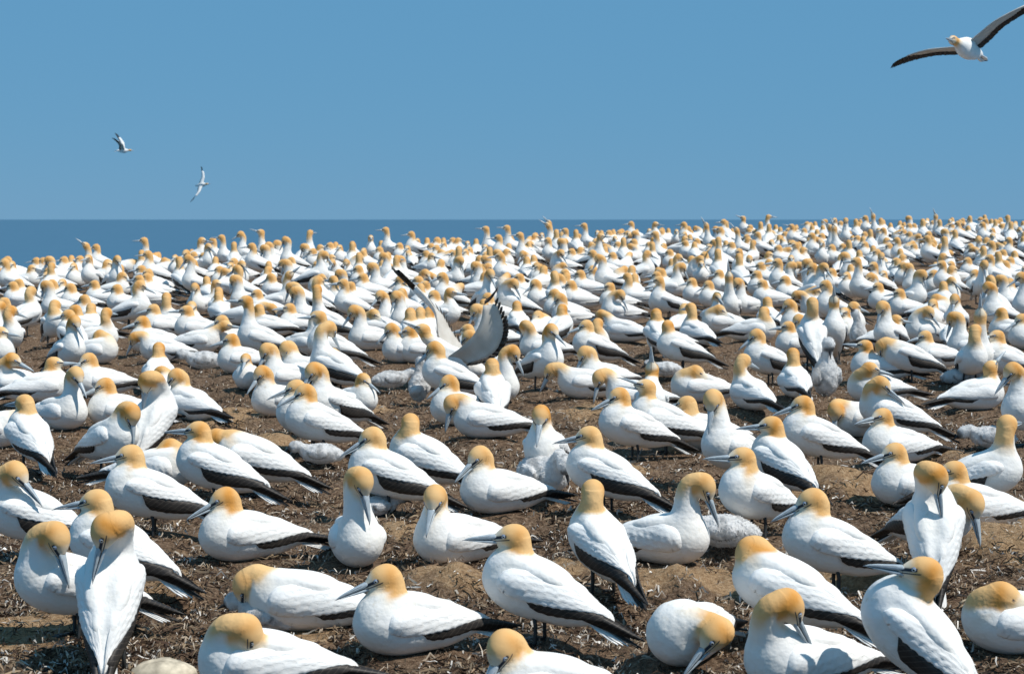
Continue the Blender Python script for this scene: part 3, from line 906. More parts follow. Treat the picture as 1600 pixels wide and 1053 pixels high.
MID = """
B1 130 170 180 s n p-12
B1 190 140 180 s n
B1 40 340 200 s n
B1 120 430 292 t h y120 p-20
B1 10 650 355 s n
B1 530 150 210 s n p-32
B1 640 140 250 s n
B1 720 190 186 s n p-22
B1 970 155 172 s n
B1 1200 200 181 s n p-14
B1 1265 70 2 s n p-36
B1 1430 100 174 s n
B1 1510 80 190 s n
B1 570 370 300 t n y130
B1 700 470 130 t n y50 p-14
B1 770 540 318 t u Hz.36 p-46
B1 940 400 90 s n
B1 770 420 176 s n
B1 1100 450 10 s h y60
B1 1020 685 355 s l
B1 1460 540 196 s n p-16
B1 1380 710 182 s w p-62 Hz.22
B2 395 290 165 s h y-60
B2 260 410 195 s n p-12
B2 685 190 262 s n p-52
B2 910 150 338 s h
B2 1085 110 190 s d
B2 655 385 282 s n p-22
B2 1000 580 2 s w p-5
B2 960 530 195 s n p-22
B2 1215 330 186 t u p4
B2 1345 410 174 s n y-40
B2 1060 725 191 s n p-14
B3 345 60 350 s k p40
B3 345 190 182 t w p-70
B3 345 400 191 s n p-2
B3 170 410 352 s g
B3 650 120 132 t n y-95 p-30
B3 630 210 165 t u y-75
B3 795 110 176 s h y-30
B3 970 170 180 s n p8
B3 850 50 192 s d
B3 1100 85 180 s n
B3 1480 110 182 s n p-34
B3 1275 270 200 s d y20 p-42
B3 1435 280 224 s d p-66
B3 650 490 186 t h p0
B3 760 610 148 t h y-115 p-60
B3 1000 430 197 s d p-52
B3 1385 615 200 s n p-42
B4 350 115 180 s n
B4 425 160 190 s n p8
B4 430 45 332 s h p-46
B4 270 455 100 t n
B4 375 445 112 t n y-30
B4 790 190 2 s b Hz.20
B4 1060 290 190 s n p-34
B4 940 420 182 s d y20 p-62
B4 1340 150 172 t p y10 p-60
B4 1390 85 190 s n
B4 1550 150 200 s n p-36
B4 265 640 186 s n p-4
B4 870 690 190 s n p-42
B5 130 590 182 s d y-60 p-60 Hz.30
B5 480 90 200 s n p-42
B5 540 40 190 s n p-22
B5 605 160 186 s n p-14
B5 700 50 180 s n
B5 840 20 182 s n
B5 485 295 202 s n p-42
B5 520 410 62 t n
B5 1120 265 188 s p p-60 y-10
B5 1185 80 174 s h y-40
B5 1260 90 90 s n
B5 1510 195 186 s n p-8
B5 910 470 150 s w
B5 885 560 300 s n y120
B5 410 630 312 t h p-32
B5 760 580 192 t n p-18
B6 165 460 100 t n
B6 185 550 200 s n p-32
B6 280 600 182 t d y70 p-84 Hx.10 Hz.28
B6 170 60 186 s n
B6 215 30 180 s n
B6 530 130 195 s n p-14
B6 700 160 196 s n p-27
B6 795 280 291 s h p-27 S.9
B6 520 400 115 s h
B6 915 80 250 t k
B6 995 140 220 s d p-62
B6 1260 150 190 s n p-3
B6 1490 110 186 s n p-14
B6 1200 55 190 s n
B6 1280 440 350 s n y70
B6 1190 680 191 t n p-36
B7 590 160 181 t h p-16
B7 290 270 180 s w p-52
B7 210 365 190 s n p-42
B7 455 350 92 T h Hz.32
B7 310 520 198 s n p-44
B7 205 590 186 s n p-6
B7 680 330 256 T k p58 Hz.34
B7 1050 80 200 s d p-42
B7 1130 180 191 s n p-8
B7 1350 245 186 s n p-8
B7 1165 390 222 t d p-66
B7 1320 520 12 s n
B7 1165 800 180 t g Hx.20 Hz.18 p-84
B7 1000 790 170 s n p7
B8 540 60 328 t d Hz.36
B8 650 50 186 s n p-12
B8 840 125 310 s n p-32
B8 1205 185 192 t h p-62
B8 1430 140 222 s n p-32
B8 1545 80 190 t u p-32
B8 865 310 242 t n p-52
B8 670 305 0 s l
B8 600 440 182 s p
B8 1130 480 252 t k
B8 1345 450 152 s n y-30
B8 1080 630 272 t h y150
B8 1300 690 190 t n p-2
B8 560 690 190 s n p-13
"""

FAR = """
C1 75 430 180 n|375 420 175 n|445 430 180 n|525 410 250 n|665 435 185 n|745 445 90 n|895 360 190 k40|1000 340 185 h|1110 360 0 l|830 430 200 n|910 460 90 n|540 570 80 h|765 580 260 n|920 490 250 h|1115 550 0 n|1225 500 310 h-45|1415 480 0 b|1500 305 180 u|1590 350 100 n|1540 450 185 h|1470 600 190 n|5 630 180 n
C2 290 345 95 n|370 285 10 l|315 390 100 n|605 410 260 n|665 420 90 n|490 490 260 n|620 490 200 u-50|680 310 185 n|770 270 0 h|880 285 180 h|975 275 170 u|840 370 320 h-30|1105 350 95 h|1170 235 190 u-30|1310 300 330 n|1385 215 185 u20|1440 295 190 n|1540 310 200 d|1065 570 260 n|1000 630 20 p|1190 555 320 n-40
C3 300 300 200 u-60|565 225 60 u|490 375 190 d|670 295 0 n|770 305 190 n|830 300 90 n|590 420 200 n|720 455 0 h-50|275 540 190 w|1010 255 260 n|1195 280 280 h|1350 195 180 u|1305 330 95 n|1285 400 190 n|1320 465 195 h-50|1075 465 90 h|1120 415 250 n|1195 580 190 d|1065 600 185 n
C4 270 260 185 n-30|345 230 250 n|450 250 90 n|550 225 190 n-25|620 280 90 n|715 290 190 n|775 250 0 n|870 340 270 n|960 315 90 n|1060 185 180 u5|1190 275 185 h|1280 175 180 u5|1310 270 190 n|1415 250 185 u|1300 365 95 n|1100 405 95 h|1210 465 185 h|740 440 190 n|780 400 90 h|500 470 320 n|800 515 330 d|940 565 200 d|1010 590 190 n|1090 580 350 n-40|1110 650 300 h-50|1240 580 190 n|1510 345 95 n|1470 390 320 n|1490 510 90 n|1560 490 90 n|1575 200 0 n|1590 570 180 n|1520 230 270 l
C5 240 210 200 n|310 150 270 n|385 75 190 k50|375 150 190 k35|460 220 100 h|555 205 185 h10|750 150 180 u|665 220 100 h|690 260 185 n|560 320 20 d|500 320 180 d|890 175 260 n|930 205 100 n|925 265 340 u|1010 170 185 n|1055 200 95 n|1140 145 190 n|1120 185 185 n|1195 230 185 n|1240 120 185 h|1300 145 95 n|1270 235 200 d|1100 345 185 n|1160 305 95 h|1460 350 100 h|1490 140 185 n|1430 150 270 n|1560 175 190 n|1550 215 185 n|1490 240 170 u|620 420 185 n|720 405 10 n|900 490 190 h-60|840 600 185 n|150 515 95 n|230 490 100 n|280 585 190 n|830 350 0 n
C6 295 165 95 n|500 120 185 n|575 115 10 p|690 150 190 k60|440 190 260 n|380 215 270 n|530 220 100 n|470 290 350 n|520 270 90 n|870 110 185 h|900 125 95 h|835 190 185 h5|960 205 95 n|1005 200 185 k50|1075 75 185 h25|1340 60 0 u|1255 135 95 h|1200 215 190 n|1340 230 180 w-60|1460 190 95 n|1510 240 185 n|1580 160 185 h15|1130 300 0 n|1110 270 185 n|815 300 100 u|895 335 95 n|670 455 185 n|810 430 95 h|1030 475 100 h|1440 385 185 n|1430 530 190 h|540 500 0 n|330 530 95 n|440 580 0 d-60|190 620 95 n|250 430 20 w|1590 330 0 n
C7 80 165 100 n|295 165 95 n|405 120 185 n|490 125 95 n|460 170 100 n|640 165 185 k45|690 180 200 k|570 170 95 n|455 255 185 h-10|510 215 95 n|230 330 95 n|250 340 190 n|320 350 95 n|315 465 185 n|460 580 190 h-20|590 580 320 h-50|755 125 185 n|810 100 260 u-60|915 105 95 h|960 90 100 n|1030 100 250 n|1095 50 185 k70|1175 95 100 h|1275 145 95 n|1415 140 95 n|1470 150 180 n|1520 150 185 n|780 365 185 n|840 350 250 n-50|880 280 95 n|930 280 185 n|990 290 95 n|1005 240 190 n|1065 215 95 h|1240 305 0 n|1260 365 190 n|950 440 90 n|1180 465 260 h-50|1330 520 185 n|1520 365 185 n|920 520 180 u|860 590 95 n|1440 580 190 d|1380 220 180 l
C8 545 105 95 h|650 120 185 n|720 110 95 h|680 55 200 k|830 105 260 n|850 85 95 n|845 150 185 n|930 110 95 n|960 80 185 n|1030 80 190 n|1145 85 185 h|1190 60 95 h|1260 105 95 n|1350 90 185 n|1430 65 100 u|1590 125 95 n|1510 130 270 l|1390 150 95 n|605 235 185 n|640 290 100 n|800 250 95 n|850 225 190 n|770 295 95 u|640 355 190 n|1040 365 185 n|1130 285 320 n|1280 265 260 n|1440 300 185 h|1400 345 100 n|1590 290 95 n|1175 395 95 h|1240 485 185 h-10|1330 455 100 h|1500 445 95 n|1010 515 185 n|1190 555 270 h-70|740 550 190 h|680 570 270 n
"""

# ---- parse
def parse_over(tokens):
    ov = {}
    for t in tokens:
        if t == 'mir': ov['mir'] = True
        elif t.startswith('Hx'): ov['Hx'] = float(t[2:])
        elif t.startswith('Hy'): ov['Hy'] = float(t[2:])
        elif t.startswith('Hz'): ov['Hz'] = float(t[2:])
        elif t.startswith('gape'): ov['gape'] = float(t[4:])
        elif t[0] == 'S': ov['S'] = float(t[1:])
        elif t[0] == 'y': ov['y'] = float(t[1:])
        elif t[0] == 'p': ov['p'] = float(t[1:])
    return ov

def finish_over(pose, ov):
    H = list(POSES[pose][0])
    for i, k in enumerate(('Hx', 'Hy', 'Hz')):
        if k in ov: H[i] = ov.pop(k)
    ov['H'] = tuple(H)
    return ov

BIRDS = []
for block, row in ((NEAR, 0), (MID, 1)):
    for ln in block.strip().splitlines():
        data, _, lab = ln.partition('|')
        tk = data.split()
        x0, y0, f = TILE[tk[0]]
        label, _, short = lab.partition('#')
        ov = parse_over(tk[6:])
        BIRDS.append(dict(px=x0 + float(tk[1]) / f, py=y0 + float(tk[2]) / f, head=float(tk[3]), post=tk[4], pose=tk[5],
                          ov=finish_over(tk[5], ov), label=label.strip() or None, short=short.strip() or None, row=row))
for ln in FAR.strip().splitlines():
    tl, _, rest = ln.partition(' ')
    x0, y0, f = TILE[tl]
    for it in rest.split('|'):
        a, b, hd, pz = it.split()
        ov = {}
        if len(pz) > 1: ov['p'] = float(pz[1:])
        post = 't' if pz[0] in 'huk' else 's'
        BIRDS.append(dict(px=x0 + float(a) / f, py=y0 + float(b) / f, head=float(hd), post=post, pose=pz[0],
                          ov=finish_over(pz[0], ov), label=None, short=None, row=2))

# ---- the ground plane of the colony and the cliff edge behind it
SLOPE = 0.037
def crest(X):
    return np.clip(29.5 + 0.95 * (X + 2.0), 24.5, 40.0)
def z_plane(X, Y):
    z = SLOPE * (Y - 6.2)
    over = np.maximum(Y - crest(X) - 0.4, 0)
    return z - 0.020 * over ** 2 - 0.02 * over
ct, st_ = math.cos(TILT), math.sin(TILT)
def ray(px, py):
    u = (px - 800) / FPX; v = -(py - 526.5) / FPX
    return np.array([u, ct + v * st_, -st_ + v * ct])

def place(b):
    """Ground point under a bird whose head shows at (px, py)."""
    S = b['ov'].get('S', 1.0) * b.setdefault('size', 1.0)
    H, _, _ = neck_head(b['pose'], b['post'], b['ov'])
    a = math.radians(b['head'])
    Hw = np.array([math.cos(a) * H[0] - math.sin(a) * H[1], math.sin(a) * H[0] + math.cos(a) * H[1], H[2]]) * S
    d = ray(b['px'], b['py'])
    den = d[2] - SLOPE * d[1]
    t = (SLOPE * (-Hw[1] - 6.2) - CAM[2] + Hw[2]) / den
    if t <= 0: t = 60.0
    P = CAM + t * d - Hw
    for _ in range(4):                                   # birds on the skyline stand at the edge of the plateau
        lim = crest(P[0]) - 0.1
        if P[1] > lim:
            t *= lim / P[1]; P = CAM + t * d - Hw
    return np.array([P[0], P[1], z_plane(P[0], P[1])]), S

for b in BIRDS:
    b['size'] = 1.0 if b['row'] == 0 else random.uniform(0.96, 1.05)
    b['loc'], b['S'] = place(b)
# the crowd behind them: birds that fill the gaps of the middle rows, facing as their neighbours do
_r = random.Random(41)
_tries = _add = 0
while _add < 84 and _tries < 20000:
    _tries += 1
    Y = _r.uniform(14.5, 24.0); X = _r.uniform(-1, 1) * (0.31 * Y + 0.3)
    if min((b['loc'][0] - X) ** 2 + (b['loc'][1] - Y) ** 2 for b in BIRDS) < 0.50 ** 2: continue
    if any(abs(X - gx) < gw and abs(Y - gy) < gh for gx, gy, gw, gh in ((0.9, 16.2, 0.5, 1.2), (2.6, 15.0, 0.5, 1.4), (-2.6, 15.0, 0.5, 1.0))): continue
    pose = _r.choice("nnnnnnhhdlw"); post = 't' if pose == 'h' else 's'
    hd = _r.choice([180, 185, 190, 195, 170, 160, 110, 95, 60, 10, 345, 230]) + _r.uniform(-8, 8)
    ov = finish_over(pose, {'p': _r.uniform(-30, 0)} if pose in 'nh' else {})
    H, _a, _b = neck_head(pose, post, ov)
    P = np.array([X, Y, SLOPE * (Y - 6.2) + H[2]]) - CAM
    f_ = P[1] * ct - P[2] * st_; u_ = P[1] * st_ + P[2] * ct
    BIRDS.append(dict(px=800 + FPX * P[0] / f_, py=526.5 - FPX * u_ / f_, head=hd % 360, post=post, pose=pose, ov=ov, label=None, short=None,
                      row=2, size=1.0, S=_r.uniform(0.96, 1.04), loc=np.array([X, Y, z_plane(X, Y)])))
    _add += 1
BIRDS.sort(key=lambda b: b['loc'][1])
print("birds", len(BIRDS), "row depth", [round(float(b['loc'][1]), 1) for b in BIRDS[::20]])

# ------------------------------------------------------------------ ground of the colony, sea
def ground_point(px, py):
    d = ray(px, py)
    t = (-SLOPE * 6.2 - CAM[2]) / (d[2] - SLOPE * d[1])
    P = CAM + t * d
    return P

NEST_XY = np.array([[b['loc'][0], b['loc'][1], 1.0 if b['post'] == 's' else 0.75] for b in BIRDS if b['loc'][1] < 19])
MOUNDS = []
for px, py, r, h in ((705, 905, .20, .07), (1325, 770, .30, .11), (1345, 905, .26, .09), (1560, 850, .34, .10), (640, 828, .20, .06),
                     (962, 742, .22, .05), (1485, 715, .24, .08), (455, 990, .22, .06), (345, 655, .36, .07), (1020, 905, .20, .06),
                     (1080, 700, .20, .04), (1500, 520, .40, .08), (1060, 535, .40, .05), (40, 985, .30, .05), (235, 915, .22, .06),
                     (880, 885, .18, .05), (1180, 420, .5, .08), (1180, 520, .4, .06), (560, 640, .3, .06), (930, 640, .35, .05),
                     (420, 690, .25, .05), (1260, 770, .2, .04), (1580, 800, .3, .05), (1120, 900, .2, .04), (760, 470, .4, .06)):
    P = ground_point(px, py); MOUNDS.append((P[0], P[1], r, h))

def ground_rel(X, Y):
    rel = -0.045 + 0.075 * (vnoise(X * 1.1, Y * 1.1, 1) - 0.5) + 0.045 * (vnoise(X * 3.1, Y * 3.1, 2) - 0.5)
    near = (1 - smooth01(14, 22, Y))
    rel = rel + near * (0.045 * (vnoise(X * 9, Y * 9, 3) - 0.5) + 0.028 * (vnoise(X * 23, Y * 23, 4) - 0.5)
                        + 0.010 * (vnoise(X * 48, Y * 48, 5) - 0.5))
    tan = np.zeros_like(X)
    for mx, my, r, h in MOUNDS:
        d = np.hypot(X - mx, (Y - my) * 0.8) / r
        d = d * (0.85 + 0.3 * vnoise(X * 7, Y * 7, 9))
        w = np.exp(-d ** 3)
        rel = rel + 1.45 * h * w; tan = np.maximum(tan, np.exp(-(d / 0.95) ** 4))
    for bx, by, k in NEST_XY:
        m = (np.abs(X - bx) < 0.6) & (np.abs(Y - by) < 0.6)
        if not m.any(): continue
        d = np.hypot(X[m] - bx, Y[m] - by)
        d = d * (0.85 + 0.3 * vnoise(X[m] * 6, Y[m] * 6, 6))
        w = np.exp(-(d / 0.235) ** 4)
        rel[m] = rel[m] * (1 - w) + (0.004 if k > 0.9 else -0.004) * w
    return rel, tan

def ground_z(X, Y):
    X = np.atleast_1d(np.asarray(X, float)); Y = np.atleast_1d(np.asarray(Y, float))
    return z_plane(X, Y) + ground_rel(X, Y)[0]

Ys = [-4.0, -2, 0, 1.5, 3.0]
y = 3.9
while y < 46:
    Ys.append(y); y += 0.026 + 0.0022 * max(0, y - 6) + (0.02 if y > 14 else 0)
Ys += [48, 52, 58]
Ys = np.array(Ys)
NX = 300
U = np.linspace(-1, 1, NX)
GX = np.zeros((len(Ys), NX)); GY = np.repeat(Ys[:, None], NX, 1)
for i, yy in enumerate(Ys):
    GX[i] = U * (0.36 * max(yy, 3) + 1.6 + max(0, yy - 20) * 0.25)
rel, tan = ground_rel(GX, GY)
GZ = z_plane(GX, GY) + rel
GZ[-1] -= 70; GY[-1] += 10
Vg = np.stack([GX, GY, GZ], -1).reshape(-1, 3)

def mat_ground():
    m, nt, b = new_mat("brown_colony_soil")
    L = nt.links
    tc = N(nt, "ShaderNodeTexCoord")
    ta = N(nt, "ShaderNodeAttribute", attribute_name="tan")
    n1 = N(nt, "ShaderNodeTexNoise", in_Scale=5.0, in_Detail=7.0, in_Roughness=0.65); L.new(tc.outputs["Object"], n1.inputs["Vector"])
    n2 = N(nt, "ShaderNodeTexNoise", in_Scale=55.0, in_Detail=6.0, in_Roughness=0.7); L.new(tc.outputs["Object"], n2.inputs["Vector"])
    n3 = N(nt, "ShaderNodeTexNoise", in_Scale=160.0, in_Detail=3.0); L.new(tc.outputs["Object"], n3.inputs["Vector"])
    dark = ramp(nt, n2.outputs["Fac"], [(0.30, (0.038, 0.024, 0.016)), (0.50, (0.165, 0.108, 0.070)), (0.72, (0.37, 0.27, 0.19))])
    lite = ramp(nt, n2.outputs["Fac"], [(0.28, (0.17, 0.10, 0.052)), (0.52, (0.40, 0.26, 0.145)), (0.75, (0.56, 0.42, 0.28))])
    k = math_node(nt, 'ADD', ta.outputs["Fac"], math_node(nt, 'MULTIPLY', math_node(nt, 'SUBTRACT', n1.outputs["Fac"], 0.54), 2.6))
    kk = N(nt, "ShaderNodeMapRange", interpolation_type='SMOOTHSTEP'); L.new(k, kk.inputs[0])
    kk.inputs[1].default_value = 0.12; kk.inputs[2].default_value = 0.80
    c = mix_rgb(nt, kk.outputs[0], dark, lite)
    sp = ramp(nt, n3.outputs["Fac"], [(0.66, (0, 0, 0)), (0.72, (1, 1, 1))])
    c = mix_rgb(nt, math_node(nt, 'MULTIPLY', sp, 0.45), c, (0.40, 0.35, 0.29, 1))
    n4 = N(nt, "ShaderNodeTexNoise", in_Scale=13.0, in_Detail=6.0, in_Roughness=0.75); L.new(tc.outputs["Object"], n4.inputs["Vector"])
    gu = ramp(nt, n4.outputs["Fac"], [(0.62, (0, 0, 0)), (0.72, (1, 1, 1))])
    c = mix_rgb(nt, math_node(nt, 'MULTIPLY', gu, 0.55), c, (0.50, 0.46, 0.40, 1))
    L.new(c, b.inputs["Base Color"])
    b.inputs["Roughness"].default_value = 0.95
    b.inputs["Specular IOR Level"].default_value = 0.1
    h1 = bump(nt, b, n2.outputs["Fac"], 0.9, 0.03)
    bump(nt, b, n3.outputs["Fac"], 0.6, 0.008, h1)
    return m
ground = link("ground", mesh_np("ground", Vg, [grid_faces(len(Ys), NX)[:, ::-1]], [mat_ground()], attrs={'tan': ('FLOAT', tan.ravel())}))
tag(ground, "brown nest-pocked soil of the cliff-top colony", kind='structure')

def mat_sea():
    m, nt, b = new_mat("deep_blue_sea")
    L = nt.links
    tc = N(nt, "ShaderNodeTexCoord")
    mp = N(nt, "ShaderNodeMapping"); mp.inputs["Scale"].default_value = (0.004, 0.016, 1)
    L.new(tc.outputs["Object"], mp.inputs[0])
    n = N(nt, "ShaderNodeTexNoise", in_Scale=1.0, in_Detail=8.0, in_Roughness=0.6); L.new(mp.outputs[0], n.inputs["Vector"])
    L.new(ramp(nt, n.outputs["Fac"], [(0.3, (0.044, 0.118, 0.195)), (0.7, (0.056, 0.140, 0.222))]), b.inputs["Base Color"])
    b.inputs["Roughness"].default_value = 0.55
    b.inputs["Specular IOR Level"].default_value = 0.25
    bump(nt, b, n.outputs["Fac"], 0.5, 3.0)
    return m
sv, sf = [], []
dist = [-200, 30, 120, 400, 1200, 4000, 12000, 40000, 120000]
for dd in dist:
    w = max(600, abs(dd) * 1.2)
    sv += [(-w, dd, -105.0), (w, dd, -105.0)]
sea = link("sea", mesh_np("sea", np.array(sv), [np.array([[2 * i, 2 * i + 1, 2 * i + 3, 2 * i + 2] for i in range(len(dist) - 1)])], [mat_sea()]))
tag(sea, "flat deep blue sea below the cliff-top", kind='structure')

# ---- dry seaweed strands and feather scraps lying between the nests
def mat_strand():
    m, nt, b = new_mat("dry_seaweed")
    c = N(nt, "ShaderNodeAttribute", attribute_name="Col")
    nt.links.new(c.outputs["Color"], b.inputs["Base Color"])
    b.inputs["Roughness"].default_value = 0.85
    b.inputs["Specular IOR Level"].default_value = 0.25
    return m
M_STRAND = mat_strand()

def strands(n, y0, y1, lmin, lmax, wmin, wmax, lift, seed, cols, keep_clear=0.15, power=1.6, clump=0.0):
    r = np.random.default_rng(seed)
    q = r.random(n)
    Y = (y0 ** (1 - power) + q * (y1 ** (1 - power) - y0 ** (1 - power))) ** (1 / (1 - power))
    X = (r.random(n) * 2 - 1) * (0.335 * Y + 0.35)
    k = np.ones(n, bool)
    for bx, by, s in NEST_XY:
        if s < 0.9: continue
        k &= np.hypot(X - bx, Y - by) > keep_clear
    if clump > 0:
        k &= vnoise(X * 2.6, Y * 2.6, 31) > clump * (0.6 + 0.8 * r.random(n))
    for mx, my, mr, mh in MOUNDS:
        k &= (np.hypot(X - mx, (Y - my) * 0.8) > mr * 0.75) | (r.random(n) < 0.30)
    X, Y = X[k], Y[k]; n = len(X)
    L = r.uniform(lmin, lmax, n) * (0.5 + r.random(n)); W = r.uniform(wmin, wmax, n)
    a = r.random(n) * 2 * math.pi
    curl = r.normal(0, 0.9, n)
    Z0 = ground_z(X, Y)
    P = []
    for j, u in enumerate((-0.5, -0.17, 0.17, 0.5)):
        aa = a + curl * u
        x = X + np.cos(aa) * L * u; yv = Y + np.sin(aa) * L * u
        z = Z0 + lift * (0.25 + r.random(n)) * (0.4 + 1.2 * r.random(n) * (1 - abs(u)))
        P.append(np.stack([x, yv, z], -1))
    P = np.stack(P, 1)
    roll = r.normal(0, 0.9, n)
    side = np.stack([-np.sin(a) * np.cos(roll), np.cos(a) * np.cos(roll), np.sin(roll)], -1)
    taper = np.array([0.6, 1, 0.9, 0.3])
    A = P + side[:, None] * (W[:, None] * taper[None])[..., None]
    B = P - side[:, None] * (W[:, None] * taper[None])[..., None]
    V = np.stack([A, B], 2).reshape(-1, 3)
    base = np.arange(n)[:, None] * 8
    F = np.concatenate([base + np.array([0, 1, 3, 2]), base + np.array([2, 3, 5, 4]), base + np.array([4, 5, 7, 6])])
    ci = r.integers(0, len(cols), n)
    col = np.array(cols)[ci] * r.uniform(0.6, 1.3, (n, 1))
    col = np.repeat(np.concatenate([col, np.ones((n, 1))], 1)[:, None], 8, 1).reshape(-1, 4)
    return V, F, col

BROWNS = [(0.022, 0.013, 0.009), (0.035, 0.020, 0.013), (0.055, 0.032, 0.020), (0.085, 0.052, 0.032), (0.13, 0.085, 0.052), (0.05, 0.028, 0.018), (0.20, 0.145, 0.095), (0.26, 0.19, 0.12)]
GREYS = [(0.30, 0.24, 0.18), (0.42, 0.36, 0.29), (0.24, 0.17, 0.11), (0.55, 0.52, 0.48)]
VA, FA, CA = strands(62000, 4.6, 16, 0.035, 0.095, 0.0016, 0.0048, 0.020, 11, BROWNS, 0.13, clump=0.36)
VB, FB, CB = strands(34000, 4.6, 17, 0.010, 0.060, 0.0012, 0.0048, 0.024, 12, GREYS, 0.14)
weed = link("dry_seaweed_litter", mesh_np("dry_seaweed_litter", np.concatenate([VA, VB]), [np.concatenate([FA, FB + len(VA)])], [M_STRAND],
            attrs={'Col': ('FLOAT_COLOR', np.concatenate([CA, CB]))}, smooth=False))
tag(weed, "dark dry seaweed and pale scraps littering the soil between nests", kind='stuff')
VC, FC, CC = strands(900, 4.7, 14, 0.012, 0.035, 0.003, 0.007, 0.012, 13, [(0.74, 0.73, 0.70), (0.62, 0.61, 0.60)], 0.2)
fs = link("moulted_feather_scraps", mesh_np("moulted_feather_scraps", VC, [FC], [M_STRAND], attrs={'Col': ('FLOAT_COLOR', CC)}))
tag(fs, "small white moulted feathers scattered on the soil", kind='stuff')

# ---- stones and sticks
def stone(px, py, r, seed, label, col):
    P = ground_point(px, py)
    rr = np.random.default_rng(seed)
    n, mm = 9, 14
    V = []
    for i in range(n):
        ph = math.pi * i / (n - 1)
        for j in range(mm):
            th = 2 * math.pi * j / mm
            d = np.array([math.sin(ph) * math.cos(th), math.sin(ph) * math.sin(th), math.cos(ph)])
            k = 1 + 0.22 * (vnoise(np.array([d[0] * 2 + seed]), np.array([d[1] * 2 + d[2] * 2]), seed)[0] - 0.5)
            V.append(d * k * r * np.array([1.25, 0.9, 0.62]))
    o = link("stone", mesh_np("stone", np.array(V), [grid_faces(n, mm, True)[:, ::-1]], [mat_plain("crusted_stone", col, 0.9, 0.1, 0.45, 22)]))
    o.location = (P[0], P[1], ground_z(P[0], P[1])[0] + r * 0.18)
    tag(o, label, "stone")
stone(255, 1048, 0.095, 3, "pale droppings-crusted stone at the bottom edge beside the tall bowing gannet", (0.50, 0.44, 0.34))

def stick(a, b, r, label):
    A, B = ground_point(*a), ground_point(*b)
    A[2] = ground_z(A[0], A[1])[0] + 0.02; B[2] = ground_z(B[0], B[1])[0] + 0.02
    u = np.linspace(0, 1, 7)[:, None]
    o_ = (A + B) / 2
    pts = A + (B - A) * u - o_
    pts[:, 2] += 0.012 * np.sin(u[:, 0] * 5.0)
    V, F = tube(pts, np.linspace(r, r * 0.5, 7), 6)
    o = link("dry_stick", mesh_np("dry_stick", V, F, [mat_plain("bleached_stick", (0.42, 0.34, 0.24), 0.8, 0.2, 0.3, 30)]))
    o.location = o_
    tag(o, label, "stick")
stick((1500, 942), (1532, 937), 0.006, "thin pale stick on the soil beside the sleeper cut by the right edge")
stick((764, 974), (799, 961), 0.007, "short pale stick on the soil under the deep-orange gannet")
stick((560, 1013), (590, 1021), 0.004, "thin dry stem lying below the big front sitter's breast")

# ------------------------------------------------------------------ flying and wing-raised gannets
POSTURE['f'] = (0.0, 0.0, (0, 0, 0))
POSES['f'] = ((0.335, 0, 0.030), 0, -4, (1, 0, 0.05), (1.0, 0.15))

